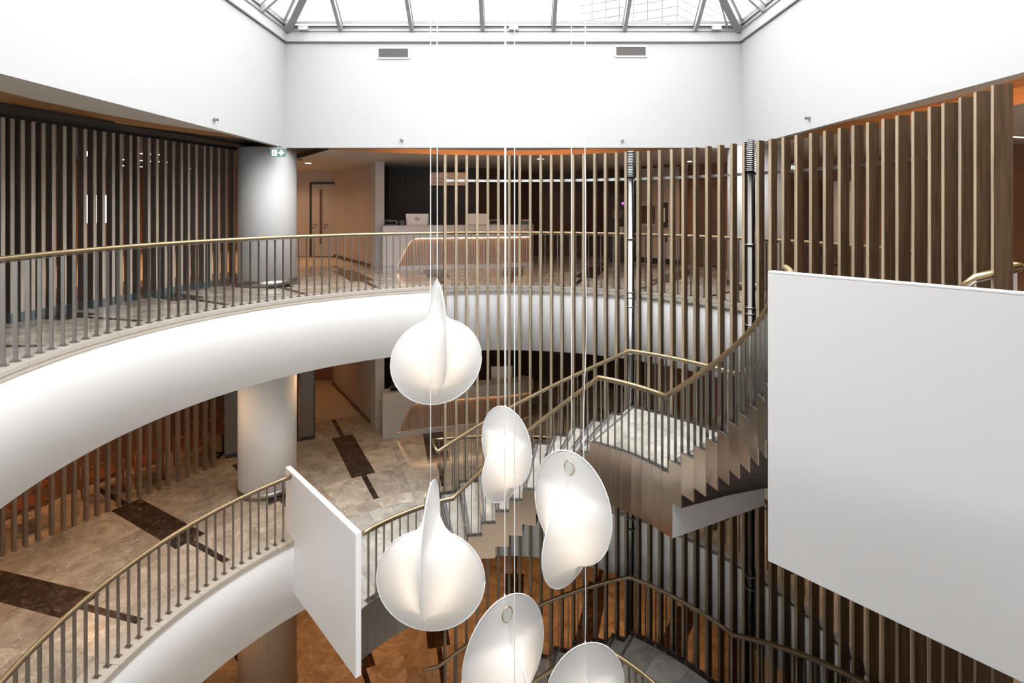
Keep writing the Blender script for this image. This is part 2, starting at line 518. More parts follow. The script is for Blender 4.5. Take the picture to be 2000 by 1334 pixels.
# top floor ceiling with the ring-shaped cove round a rectangular lantern
def rect_r(a):
    c, s = cos(radians(a)), sin(radians(a))
    t = []
    if c > 1e-9: t.append((RX1-CX)/c)
    if c < -1e-9: t.append((RX0-CX)/c)
    if s > 1e-9: t.append((RY1-CY)/s)
    if s < -1e-9: t.append((RY0-CY)/s)
    return min(t)
corner = [degrees(atan2(y-CY, x-CX)) % 360 for x in (RX0, RX1) for y in (RY0, RY1)]
ANG = sorted(set([i*1.5 for i in range(240)]+corner))
def zceil(a): return 2.93 if 126 < a < 234 else ZC2
sof, rec, rim, rim2, cei, ced = MB(), MB(), MB(), MB(), MB(), MB()
for i, a in enumerate(ANG):
    b = ANG[(i+1) % len(ANG)]
    ra, rb = rect_r(a), rect_r(b)
    def quad(mb, f0, f1, z):
        if f1(a)-f0(a) < 1e-4 and f1(b)-f0(b) < 1e-4: return
        mb.add([pol(f0(a), a, z), pol(f0(b), b, z), pol(f1(b), b, z), pol(f1(a), a, z)], [(0, 1, 2, 3)])
    R = rect_r
    quad(sof, R, lambda t: max(R(t), RC1), ZC2)
    quad(rec, lambda t: max(R(t), RC1), lambda t: max(R(t), RC2)+0.12, ZC2+0.20)
    zz = zceil((a+(b if b > a else b+360))/2)
    quad(ced if zz > ZC2 else cei, lambda t: max(R(t), RC2), lambda t: RO, zz)
    if ra < RC1 and rb < RC1:
        rim.add([pol(RC1, a, ZC2), pol(RC1, b, ZC2), pol(RC1, b, ZC2+0.2), pol(RC1, a, ZC2+0.2)], [(0, 1, 2, 3)])
    if ra < RC2 and rb < RC2:
        zl_ = 2.90 if 126 <= a < 234 else ZC2
        rim2.add([pol(RC2, a, zl_), pol(RC2, b, zl_), pol(RC2, b, ZC2+0.2), pol(RC2, a, ZC2+0.2)], [(0, 1, 2, 3)])
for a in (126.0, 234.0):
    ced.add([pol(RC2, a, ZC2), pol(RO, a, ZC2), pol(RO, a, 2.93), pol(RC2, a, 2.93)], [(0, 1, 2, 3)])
cl = cei.build('ceiling', 'ceiling_paint'); tag(cl, kind='structure')
sof.build('soffit', 'soffit_paint', cl)
rec.build('cove_lining', 'cove_wood', cl)
rim.build('cove_inner_rim', 'soffit_paint', cl)
rim2.build('cove_outer_rim', 'cove_wood', cl)
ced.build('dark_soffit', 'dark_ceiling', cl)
m = MB()
for i, a in enumerate(ANG):       # roof deck over the whole ceiling
    b = ANG[(i+1) % len(ANG)]
    m.add([pol(rect_r(a)+0.02, a, 3.16), pol(rect_r(b)+0.02, b, 3.16), pol(RO, b, 3.16), pol(RO, a, 3.16)], [(0, 1, 2, 3)])
m.build('roof_deck', 'grout', cl)
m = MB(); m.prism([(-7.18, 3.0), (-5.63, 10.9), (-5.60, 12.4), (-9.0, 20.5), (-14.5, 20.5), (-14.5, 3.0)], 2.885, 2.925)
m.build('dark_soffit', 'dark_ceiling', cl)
# concealed LED line in the cove
m = MB()
for (a0, a1) in ((67, 113), (-18, 18)):
    m.sector(RC1+0.02, RC1+0.05, a0, a1, ZC2+0.12, ZC2+0.135, 40)
m.build('cove_led', 'led_warm', cl)

# lantern walls
T = 0.12
ZT = 4.97
for nm, bx in (('wall_back', (RX0-T, RX1+T, RY1, RY1+T)), ('wall_front', (RX0-T, RX1+T, RY0-T, RY0)),
               ('wall_left', (RX0-T, RX0, RY0, RY1)), ('wall_right', (RX1, RX1+T, RY0, RY1))):
    m = MB(); m.box(bx[0], bx[1], bx[2], bx[3], ZC2+0.004, ZT+0.25)
    tag(m.build(nm, 'white_paint'), kind='structure')
# curb trims under the glass
ZK0, ZK1, TK = ZT, 5.19, 0.035
for i, bx in enumerate(((RX0, RX1, RY1-TK, RY1), (RX0, RX1, RY0, RY0+TK), (RX0, RX0+TK, RY0+TK, RY1-TK), (RX1-TK, RX1, RY0+TK, RY1-TK))):
    m = MB(); m.box(bx[0], bx[1], bx[2], bx[3], ZK0+0.012, ZK1)
    o = m.build('trim_%d' % (i+3), 'trim_white'); tag(o, kind='structure')
    m = MB(); d = 0.006
    m.box(bx[0]+(d if bx[1]-bx[0] > 1 else 0), bx[1], bx[2], bx[3], ZK0-0.012, ZK0+0.006)
    m.build('shadow_gap', 'vent_grey', o)

# ------------------------------------------------------------------ skylight
sky = thing('skylight', 'hipped glass skylight with grey metal rafters over white lantern walls', 'skylight', kind='structure')
SL = 0.86                                   # rise per metre
HX, HY = (RX1-RX0)/2, (RY1-RY0)/2
MXc, MYc = (RX0+RX1)/2, (RY0+RY1)/2
ZG = 5.30
hip = min(HX, HY)-0.2
def beam(p, q, w, h, mat, nm, up=Vector((0, 0, 1)), parent=sky, sec=None):
    p, q = Vector(p), Vector(q)
    t = (q-p).normalized(); x = t.cross(up).normalized(); y = x.cross(t).normalized()
    v = []
    for c in (p, q):
        for (sx, sy) in ((-1, -1), (1, -1), (1, 1), (-1, 1)):
            v.append(c+x*(w/2*sx)+y*(h/2*sy))
    m = MB(); m.add(v, [(3, 2, 1, 0), (4, 5, 6, 7), (0, 1, 5, 4), (1, 2, 6, 5), (2, 3, 7, 6), (3, 0, 4, 7)])
    return m.build(nm, mat, parent)
def raf(p, q, nm='rafter', w=0.075, h=0.13):
    r = beam(p, q, w, h, 'alu_frame', nm)
    off = Vector((0, 0, 0.085))
    s = beam(Vector(p)+off, Vector(q)+off, w*1.5, 0.03, 'alu_light', 'glazing_bar', parent=r)
    return r
rafx = [-4.70+1.14+i*1.44 for i in range(6)]
rise = hip*SL
for x in rafx:
    d = hip if abs(x-MXc) < 1e9 else 0
    reach = min(hip, x-RX0, RX1-x) if False else hip
    reach = min(hip, (x-RX0), (RX1-x)) if min(x-RX0, RX1-x) < hip else hip
    for yb, sg in ((RY1, -1), (RY0, 1)):
        raf((x, yb+sg*0.03, ZG-0.08), (x, yb+sg*reach, ZG-0.08+reach*SL))
rafy = [RY0+1.17+i*1.42 for i in range(6)]
for y in rafy:
    reach = min(hip, y-RY0, RY1-y)
    for xb, sg in ((RX0, 1), (RX1, -1)):
        raf((xb+sg*0.03, y, ZG-0.08), (xb+sg*reach, y, ZG-0.08+reach*SL))
for xb, sx in ((RX0, 1), (RX1, -1)):
    for yb, sy in ((RY1, -1), (RY0, 1)):
        raf((xb+sx*0.04, yb+sy*0.04, ZG-0.08), (xb+sx*hip, yb+sy*hip, ZG-0.08+hip*SL), 'hip_rafter', 0.15, 0.17)
# eaves rails under the glass edge
for (p, q) in (((RX0, RY1-0.02), (RX1, RY1-0.02)), ((RX0, RY0+0.02), (RX1, RY0+0.02)), ((RX0+0.02, RY0), (RX0+0.02, RY1)), ((RX1-0.02, RY0), (RX1-0.02, RY1))):
    beam((*p, 5.205), (*q, 5.205), 0.08, 0.05, 'alu_frame', 'eaves_rail')
    beam((*p, 5.262), (*q, 5.262), 0.03, 0.05, 'vent_grey', 'eaves_gutter')
    beam((*p, 5.30), (*q, 5.30), 0.07, 0.022, 'alu_light', 'eaves_rail')
    beam((*p, 5.355), (*q, 5.355), 0.05, 0.03, 'alu_frame', 'eaves_rail')
    beam((*p, 5.385), (*q, 5.385), 0.05, 0.012, 'alu_light', 'eaves_rail')
for x in (-4.3, -0.05, 4.05):
    m = MB(); m.box(x-0.09, x+0.09, RY1-0.13, RY1-0.04, ZK1, ZK1+0.085)
    m.build('motor_box', 'alu_light', sky)
m = MB(); m.tube([(4.28, RY1-0.1, 5.19), (3.3, RY1-1.35, 6.5)], 0.018, 8); m.build('actuator_rod', 'alu_light', sky)
# panes: strips between rafters on each slope
def zroof(x, y): return ZG+0.055+min(min(x-RX0, RX1-x), min(y-RY0, RY1-y), hip)*SL
xs = [RX0]+rafx+[RX1]
for i in range(len(xs)-1):
    for yb, sg in ((RY1, -1), (RY0, 1)):
        pts = []
        x0, x1 = xs[i], xs[i+1]
        r0, r1 = min(hip, x0-RX0, RX1-x0), min(hip, x1-RX0, RX1-x1)
        poly = [(x0, yb), (x1, yb), (x1, yb+sg*r1), (x0, yb+sg*r0)]
        m = MB(); v = [(x, y, zroof(x, y)) for x, y in poly]
        if r0 < 1e-6: v = v[:3]
        elif r1 < 1e-6: v = [v[0], v[1], v[3]]
        m.add(v, [tuple(range(len(v)))]); m.build('glass_pane', 'roof_glass', sky)
ys = [RY0]+rafy+[RY1]
for i in range(len(ys)-1):
    for xb, sg in ((RX0, 1), (RX1, -1)):
        y0, y1 = ys[i], ys[i+1]
        r0, r1 = min(hip, y0-RY0, RY1-y0), min(hip, y1-RY0, RY1-y1)
        v = [(xb, y0), (xb, y1), (xb+sg*r1, y1), (xb+sg*r0, y0)]
        v = [(x, y, zroof(x, y)) for x, y in v]
        if r0 < 1e-6: v = v[:3]
        elif r1 < 1e-6: v = [v[0], v[1], v[3]]
        m = MB(); m.add(v, [tuple(range(len(v)))]); m.build('glass_pane', 'roof_glass', sky)
m = MB(); zt = ZG+0.055+hip*SL
m.add([(RX0+hip, RY0+hip, zt), (RX1-hip, RY0+hip, zt), (RX1-hip, RY1-hip, zt), (RX0+hip, RY1-hip, zt)], [(0, 1, 2, 3)])
m.build('glass_pane', 'roof_glass', sky)

# pale tower seen through the glass
tw = thing('office_tower', 'pale panelled office tower seen through skylight glass', 'building', (15.0, 50.0, 0))
dl, dr = Vector((-0.90, 0.436, 0)), Vector((0.707, 0.707, 0))
m = MB()
A = Vector((0, 0, 0))
pts = [A, A+dr*14, A+dr*14+dl*9.6, A+dl*9.6]
m.prism([(p.x, p.y) for p in pts], -10, 26)
m.build('tower_core', 'facade_joint', tw)
def facade(dirv, ncol, w, nrm, mats, z0, nrow, hrow, win=None):
    for c in range(ncol):
        for r in range(nrow):
            mt = mats(c, r)
            p = A+dirv*(c*w+0.03)+nrm*0.0
            q = A+dirv*((c+1)*w-0.03)
            m = MB(); v = []
            for zz in (z0+r*hrow+0.025, z0+(r+1)*hrow-0.025):
                for pt in (p, q, q+nrm*0.06, p+nrm*0.06):
                    v.append((pt.x, pt.y, zz))
            m.add(v, [(0, 1, 2, 3), (7, 6, 5, 4), (0, 4, 5, 1), (1, 5, 6, 2), (2, 6, 7, 3), (3, 7, 4, 0)])
            m.build('tower_window' if mt == 'facade_glass' else 'facade_panel', mt, tw)
nl = Vector((-dl.y, dl.x, 0)); nl = nl if nl.y < 0 else -nl
nr = Vector((dr.y, -dr.x, 0))
facade(dl, 7, 1.37, nl, lambda c, r: 'facade_glass' if c == 4 and r % 3 != 2 else 'facade_pale', 17.2, 10, 0.78)
facade(dr, 8, 1.6, nr, lambda c, r: 'facade_peach' if c > 0 else 'facade_pale', 17.2, 10, 0.78)

# vents and sprinklers on the lantern walls
def vent(x, y, lab):
    Y = RY1
    xc, zc = (x-CXP)*Y/FPX, EYE-(y-HOR)*Y/FPX
    t = thing('air_vent', lab, 'vent', (xc, Y, zc), group='vents on the back lantern wall')
    w, h = 0.66/2, 0.235/2
    m = MB()
    for b in ((-w, w, -h, -h+0.03), (-w, w, h-0.03, h), (-w, -w+0.03, -h+0.03, h-0.03), (w-0.03, w, -h+0.03, h-0.03)):
        m.box(b[0], b[1], -0.02, 0.001, b[2], b[3])
    m.build('frame', 'trim_white', t)
    m = MB(); m.box(-w+0.03, w-0.03, -0.004, 0.0, -h+0.03, h-0.03); m.build('backing', 'vent_grey', t)
    for k in range(7):
        m = MB(); zz = -h+0.045+k*0.0245
        m.add([(-w+0.03, -0.016, zz), (w-0.03, -0.016, zz), (w-0.03, -0.004, zz+0.013), (-w+0.03, -0.004, zz+0.013)], [(0, 1, 2, 3)])
        m.add([(-w+0.03, -0.016, zz-0.003), (w-0.03, -0.016, zz-0.003), (w-0.03, -0.016, zz), (-w+0.03, -0.016, zz)], [(0, 1, 2, 3)])
        m.build('louvre', 'grey_panel', t)
vent(768.5, 104, 'white framed louvre vent high on back wall, left one')
vent(1232, 100.5, 'white framed louvre vent high on back wall, right one')
def sprinkler(loc, d, lab):
    t = thing('sprinkler_head', lab, 'sprinkler', loc, group='sprinkler heads on lantern walls')
    d = Vector(d); s = d.cross(Vector((0, 0, 1)))
    def disc(r, o0, o1, mat, nm):
        n = 14; m = MB(); v = []
        for o in (o0, o1):
            for k in range(n):
                a = 2*pi*k/n
                v.append(d*o+s*(r*cos(a))+Vector((0, 0, r*sin(a))))
        m.add(v, [(k, (k+1) % n, n+(k+1) % n, n+k) for k in range(n)]+[tuple(range(n))[::-1], tuple(range(n, 2*n))])
        m.build(nm, mat, t)
    disc(0.042, 0, 0.008, 'steel_bright', 'escutcheon')
    disc(0.012, 0.008, 0.06, 'vent_grey', 'nozzle')
    disc(0.026, 0.055, 0.06, 'steel', 'deflector')
sprinkler(((784-CXP)*RY1/FPX, RY1, EYE-(274-HOR)*RY1/FPX), (0, -1, 0), 'small sprinkler head on back wall under the left vent')
sprinkler(((1216-CXP)*RY1/FPX, RY1, EYE-(275-HOR)*RY1/FPX), (0, -1, 0), 'small sprinkler head on back wall under the right vent')
Yl = RX0*FPX/(418-CXP); sprinkler((RX0, Yl, EYE-(234-HOR)*Yl/FPX), (1, 0, 0), 'small sprinkler head on the left lantern wall')
Yr = RX1*FPX/(1581-CXP); sprinkler((RX1, Yr, EYE-(231-HOR)*Yr/FPX), (-1, 0, 0), 'small sprinkler head on the right lantern wall')

# ------------------------------------------------------------------ columns
def column(c, z0, z1, mat, lab):
    t = thing('column', lab, 'column', (c[0], c[1], z0), group='round columns')
    m = MB(); m.cyl((0, 0), 0.565, 0.13, z1-z0, 64); m.build('shaft', mat, t)
    m = MB(); m.cyl((0, 0), 0.585, 0.0, 0.13, 64); m.build('base_ring', 'steel', t)
CL, CR = (-5.21, 11.28), (4.92, 10.98)
column(CL, Z2, ZC2, 'column_paint', 'round white column with steel base ring under green exit sign')
column(CL, Z1, Z2-SLAB, 'column_paint_lifted', 'round white column on middle floor beside white parapet panel')
column(CL, Z0, Z1-SLAB, 'column_wood', 'round wood-grained column on lowest floor at bottom of photo')
column(CR, Z2, ZC2, 'column_paint', 'round white column behind oak fins on the right')
column(CR, Z1, Z2-SLAB, 'column_paint_lifted', 'round white column on middle floor behind stair landing fins')
column(CR, Z0, Z1-SLAB, 'column_wood', 'round wood-grained column on lowest floor behind right fins')

# ------------------------------------------------------------------ fins
FIN_A = [104.4, 101.7, 99.1, 96.5, 93.9, 91.3, 88.6, 86.0, 83.4, 80.8, 78.2, 75.6, 72.8, 70.2, 67.5, 64.9, 62.2, 59.9, 57.0, 54.4, 51.8, 49.0,
         46.3, 43.6, 40.8, 38.0, 35.2, 32.5, 29.3, 26.6, 23.8, 21.0, 17.9, 15.0, 11.9, 9.1, 6.1, 3.0, 0.2, -3.0, -6.3, -9.0, -12.4, -15.5, -19.1]
RF, FW, FD = 4.70, 0.050, 0.135
fins = thing('fin_screen', 'curved screen of tall square-edged oak fins rising through all floors', 'screen', (CX, CY, Z0))
m = MB()
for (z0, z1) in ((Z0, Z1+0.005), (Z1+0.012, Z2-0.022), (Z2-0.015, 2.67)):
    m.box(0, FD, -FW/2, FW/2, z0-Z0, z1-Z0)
    m.m[-2] = 1                       # paler wood on the face towards the void
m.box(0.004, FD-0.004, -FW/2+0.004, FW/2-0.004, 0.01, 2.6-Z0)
fin0 = None
for i, a in enumerate(FIN_A):
    a2 = a-degrees(FW/2/RF)
    loc = (RF*cos(radians(a2)), RF*sin(radians(a2)), 0)
    if fin0 is None:
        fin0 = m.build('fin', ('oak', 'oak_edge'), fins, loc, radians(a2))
    else:
        inst(fin0, fins, loc, radians(a2), name='fin')
def ring_bar(r, a0, a1, z, h, t, mat, nm, n=80):
    m = MB(); m.sector(r, r+t, a0, a1, z-h/2, z+h/2, n)
    for i in range(len(m.v)): m.v[i] = (m.v[i][0]-CX, m.v[i][1]-CY, m.v[i][2]-Z0)
    m.build(nm, mat, fins)
ring_bar(RF+FD-0.03, 103.7, -17, 2.155, 0.05, 0.012, 'steel_bright', 'tie_ring')
ring_bar(RF+FD-0.02, 103.7, -17, -0.135, 0.035, 0.012, 'steel', 'tie_ring')
ring_bar(RF+FD-0.02, 103.7, -17, Z1-0.135, 0.035, 0.012, 'steel', 'tie_ring')
br = None
for z in (-0.11, Z1-0.11):
    for i in range(2, len(FIN_A), 3):
        a = FIN_A[i]+0.7
        if br is None:
            m = MB(); m.box(0, 0.05, -0.035, 0.035, -0.012, 0.012); m.box(0.01, 0.05, -0.02, 0.02, -0.04, 0.02)
            br = m.build('bracket', 'steel', fins, (4.81*cos(radians(a)), 4.81*sin(radians(a)), z-Z0), radians(a))
        else:
            inst(br, fins, (4.81*cos(radians(a)), 4.81*sin(radians(a)), z-Z0), radians(a), name='bracket')

# steel tube posts at the landing corners
def post(a, r, lab, mat):
    p = pol(r, a, Z0)
    t = thing('steel_post', lab, 'post', p, radians(a), group='steel posts at the landing corners')
    m = MB(); m.cyl((0, 0), 0.07, 0, 2.18-Z0, 28); m.build('tube', mat, t)
    for z in (1.0, -0.02, -0.12, -0.3, -1.2, Z1-0.1, Z1-0.3):
        m = MB(); m.cyl((0, 0), 0.085, z-Z0, z+0.02-Z0, 28); m.build('clamp_ring', 'steel', t)
    m = MB(); m.cyl((0, 0), 0.055, 2.18-Z0, 2.7-Z0, 20); m.build('core', 'charcoal', t)
    for k in range(16):
        m = MB(); z = 2.2+k*0.031; m.cyl((0, 0), 0.085, z-Z0, z+0.010-Z0, 24); m.build('spacer_ring', 'steel_bright', t)
post(58.6, 4.755, 'bright steel tube post between fins at far landing corner', 'post_silver')
post(31.0, 4.755, 'dark steel tube post between fins left of large white panel', 'post_dark')

# ------------------------------------------------------------------ stairs
def lerp_tab(tab, a):
    if a >= tab[0][0]: return tab[0][1]
    for (a0, v0), (a1, v1) in zip(tab, tab[1:]):
        if a1 <= a <= a0: return v0+(v1-v0)*(a0-a)/(a0-a1)
    return tab[-1][1]
RI_TAB = [(145, 2.52), (124, 2.60), (106, 2.70), (57, 2.70), (28, 2.73), (4, 2.83), (-6, 2.88), (-20, 2.95), (-50, 3.18)]
def ri(a): return lerp_tab(RI_TAB, a)
RSO = 4.60
NR, RISE = 11, 4.25/22
A1, A2, B1, B2 = 105.8, 57.8, 27.8, -20.2
STEP = (A1-A2)/10.0

def stair(zb, lab, first_landing):
    t = thing('staircase', lab, 'staircase')
    def step(a0, a1, z, dep=0.56):
        m = MB(); m.sector(lambda a: ri(a)+0.008, RSO, a0, a1, z-dep, z-0.045, 3)
        b = m.build('step_body', 'box_dark', t)
        m = MB(); m.sector(lambda a: ri(a)+0.115, RSO-0.115, a0+0.02, a1, z-0.045, z, 3); td = m.build('tread', 'marble_stair', t)
        # nosing: light lip and dark grip at the front edge of the tread
        da = lambda w: degrees(w/3.6)
        m = MB(); m.sector(lambda a: ri(a)+0.115, RSO-0.115, a0+da(0.008), a0-da(0.022), z-0.03, z+0.004, 1)
        m.build('nosing', 'steel_bright', td)
        m = MB(); m.sector(lambda a: ri(a)+0.115, RSO-0.115, a0-da(0.03), a0-da(0.075), z-0.01, z+0.003, 1)
        m.build('grip_strip', 'grip_strip', td)
        # edge channels both sides
        for (q0, q1, w) in ((lambda a: ri(a), lambda a: ri(a)+0.112, 0), (lambda a: RSO-0.112, lambda a: RSO, 1)):
            m = MB(); m.sector(q0, q1, a0, a1, z-0.05, z-0.022, 3); m.build('edge_channel', 'box_dark', t)
        m = MB(); m.sector(lambda a: ri(a)-0.004, lambda a: ri(a)+0.008, a0, a1, z-dep, z+0.006, 1)
        fp = m.build('fascia_panel', 'fascia_steel', t)
        m = MB(); m.sector(lambda a: ri(a)-0.007, lambda a: ri(a)+0.012, a0, a1, z+0.004, z+0.014, 1); m.build('lip', 'steel_bright', fp)
        m = MB(); m.sector(RSO-0.006, RSO+0.006, a0, a1, z-dep+0.1, z+0.006, 2); m.build('outer_stringer', 'steel', t)
    for i in range(10):
        step(A1-STEP*i, A1-STEP*(i+1), zb+RISE*(i+1))
    for i in range(10):
        step(B1-STEP*i, B1-STEP*(i+1), zb+RISE*(NR+i+1))
    # mid landing
    zl = zb+RISE*NR
    m = MB(); m.sector(lambda a: ri(a)+0.01, RSO, A2, B1-1.3, zl-0.87, zl-0.045, 12); m.build('landing_body', ('landing_white'), t)
    # landing paving in separate slabs
    rs = [0.115, 0.62, 1.15, 1.70]
    for k in range(4):
        a0, a1 = A2-(A2-B1)*k/4, A2-(A2-B1)*(k+1)/4
        for j in range(3):
            f0 = (lambda a, j=j: ri(a)+rs[j]+(0.002 if j else 0))
            f1 = (lambda a, j=j: (ri(a)+rs[j+1]-0.002) if j < 2 else RSO-0.115)
            m = MB(); m.sector(f0, f1, a0-0.04, a1+0.04, zl-0.045, zl, 3); m.build('landing_slab', 'marble_stair', t)
    m = MB(); m.sector(lambda a: ri(a)+0.115, RSO-0.115, A2-0.5, A2-1.2, zl-0.01, zl+0.003, 1); m.build('grip_strip', 'grip_strip', t)
    for (q0, q1) in ((lambda a: ri(a), lambda a: ri(a)+0.112), (lambda a: RSO-0.112, lambda a: RSO)):
        m = MB(); m.sector(q0, q1, A2, B1, zl-0.05, zl-0.022, 12); m.build('edge_channel', 'box_dark', t)
    n = 8
    for k in range(n):
        a0, a1 = A2-(A2-B1+1.3)*k/n, A2-(A2-B1+1.3)*(k+1)/n
        m = MB(); m.sector(lambda a: ri(a)-0.004, lambda a: ri(a)+0.008, a0-0.06, a1+0.06, zl-0.87, zl+(0.006 if k < n-1 else -0.0), 1)
        fp = m.build('fascia_panel', 'fascia_steel', t)
        if k < n-1:
            m = MB(); m.sector(lambda a: ri(a)-0.007, lambda a: ri(a)+0.012, a0, a1, zl+0.004, zl+0.014, 1); m.build('lip', 'steel_bright', fp)
    m = MB(); m.sector(RSO-0.006, RSO+0.006, A2, B1, zl-0.7, zl+0.006, 10); m.build('outer_stringer', 'steel', t)
    # floor landings
    lands = [(B2+STEP*0, -47.6, zb+4.25)]
    if first_landing: lands.append((138.4, A1, zb))
    for (a0, a1, z) in lands:
        rr = lambda a: ri(a)
        m = MB(); m.sector(lambda a: ri(a)+0.01, RE+0.02, a0, a1, z-0.74, z-0.045, 14); m.build('landing_body', 'box_dark', t)
        nn = 6
        for k in range(nn):
            b0, b1 = a0+(a1-a0)*k/nn, a0+(a1-a0)*(k+1)/nn
            for j, (f0, f1) in enumerate(((lambda a: ri(a)+0.115, lambda a: 3.3), (lambda a: 3.304, lambda a: 4.05), (lambda a: 4.054, lambda a: RE-0.03))):
                m = MB(); m.sector(f0, f1, b0-0.03, b1+0.03, z-0.045, z, 3); m.build('landing_slab', 'marble_stair', t)
        m = MB(); m.sector(lambda a: ri(a), lambda a: ri(a)+0.112, a0, a1, z-0.05, z-0.022, 14); m.build('edge_channel', 'box_dark', t)
        nn = 9
        for k in range(nn):
            b0, b1 = a0+(a1-a0)*k/nn, a0+(a1-a0)*(k+1)/nn
            m = MB(); m.sector(lambda a: ri(a)-0.004, lambda a: ri(a)+0.008, b0-0.03, b1+0.03, z-0.74, z+0.006, 1)
            m.build('fascia_panel', 'fascia_grey', t)
    if first_landing:      # wedge between the last radial joint and the parapet panel
        w0 = [pol(ri(138.4), 138.4)[:2], pol(RE-0.03, 138.4)[:2], pol(RE-0.03, 138.2)[:2], (-2.27, 7.80)]
        m = MB(); m.prism(w0, zb-0.74, zb-0.002); m.build('landing_slab', 'marble_stair', t)
        m = MB(); p, q = Vector((-2.27, 7.80)), Vector(pol(ri(138.4), 138.4)[:2]); n_ = (q-p).normalized(); o_ = Vector((n_.y, -n_.x))*0.006
        m.prism([tuple(p-o_), tuple(q-o_), tuple(q+o_), tuple(p+o_)], zb-0.74, zb+0.006); m.build('fascia_panel', 'fascia_grey', t)
    return t
stair(Z1, 'curved steel staircase with pale marble treads climbing to the top floor', True)
stair(Z0, 'lower curved staircase with grey stone landing at bottom of photo', False)

# white parapet panels
def panel(p, q, z0, z1, th, lab, mat):
    p, q = Vector((*p, 0)), Vector((*q, 0))
    d = (q-p).normalized(); n = Vector((-d.y, d.x, 0))
    if n.x < 0: n = -n
    t = thing('parapet_panel', lab, 'panel', (p.x, p.y, z0), group='white parapet panels')
    m = MB(); pts = [(0, 0), (q-p).xy, (q-p+n*th).xy, (n*th).xy]
    m.prism([tuple(x) for x in pts], 0, z1-z0-0.012); m.build('panel_board', mat, t)
    m = MB(); m.prism([tuple(x) for x in pts], z1-z0-0.010, z1-z0); m.build('top_cap', mat, t)
panel((-4.18, 9.75), (-2.31, 7.745), Z1-0.93, Z1+1.15, 0.085, 'tall white parapet panel at the middle floor landing, left of pendants', 'panel_white_lifted')
d = Vector((2.673-1.785, 2.829-3.81)).normalized()
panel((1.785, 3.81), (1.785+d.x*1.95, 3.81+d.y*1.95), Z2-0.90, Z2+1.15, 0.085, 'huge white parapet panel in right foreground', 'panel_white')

# ------------------------------------------------------------------ railings
RAILR = 0.029
def bal_proto():
    m = MB(); m.box(-0.021, 0.021, -0.006, 0.006, 0, 1)
    o = m.build('baluster', 'steel'); return o
def foot_proto():
    m = MB(); m.box(-0.04, 0.04, -0.028, 0.028, 0, 0.012); m.box(-0.026, 0.026, -0.011, 0.011, 0.012, 0.03)
    for x in (-0.031, 0.031):
        m.cyl((x, 0), 0.006, 0.012, 0.022, 6)
    return m.build('foot_plate', 'steel')
BAL = {}
def baluster(parent, p, a, h, foot=True):
    if 'b' not in BAL:
        BAL['b'] = bal_proto().data; BAL['f'] = foot_proto().data
        for nm in ('baluster', 'foot_plate'):
            bpy.data.objects.remove(bpy.data.objects[nm])
    o = bpy.data.objects.new('baluster', BAL['b']); COL.objects.link(o)
    o.location = p; o.rotation_euler = (0, 0, radians(a)); o.scale = (1, 1, h); o.parent = parent
    if foot:
        q = bpy.data.objects.new('foot_plate', BAL['f']); COL.objects.link(q)
        q.parent = o; q.scale = (1, 1, 1.0/h)
def slab_rail(z, a0, a1, r, lab, foot=True, tail0=None, tail1=None, grp='railings along the slab edges'):
    t = thing('railing', lab, 'railing', group=grp)
    pts = []
    n = max(2, int(abs(a1-a0)/1.5))
    if tail0: pts += tail0
    for i in range(n+1): pts.append(pol(r, a0+(a1-a0)*i/n, z+1.085))
    if tail1: pts += tail1
    m = MB(); m.tube(pts, RAILR, 12); m.build('handrail', 'rail_bronze', t)
    m = MB(); s = 1 if a1 > a0 else -1
    m.sector(r-0.012, r+0.012, a0, a1, z+1.042, z+1.05, n); m.build('rail_flat', 'steel', t)
    a = 102.04 if min(a0, a1) < 102 < max(a0, a1) else None
    def sp(a): return min(1.95, max(1.48, 1.5+(a-100)*0.0042))
    seq = []
    if a is not None or True:
        b = 102.04
        while b < max(a0, a1): b += sp(b); seq.append(b)
        b = 102.04
        while b > min(a0, a1): seq.append(b); b -= sp(b)
    for b in seq:
        if min(a0, a1)+0.4 < b < max(a0, a1)-0.2:
            baluster(t, pol(r, b, z), b, 1.045, foot)
    return t
slab_rail(Z2, 250, -17.5, 4.97, 'long bronze handrail with steel balusters round the top floor edge')
slab_rail(Z1, 138.3, 222, 4.97, 'bronze handrail with steel balusters on middle floor, left of white panel')
slab_rail(Z1, 106.6, 20, 5.0, 'bronze handrail along middle floor edge behind the stairs', foot=False,
          tail0=[pol(4.60, 106.2, Z1+1.02), pol(4.8, 106.7, Z1+1.05)])

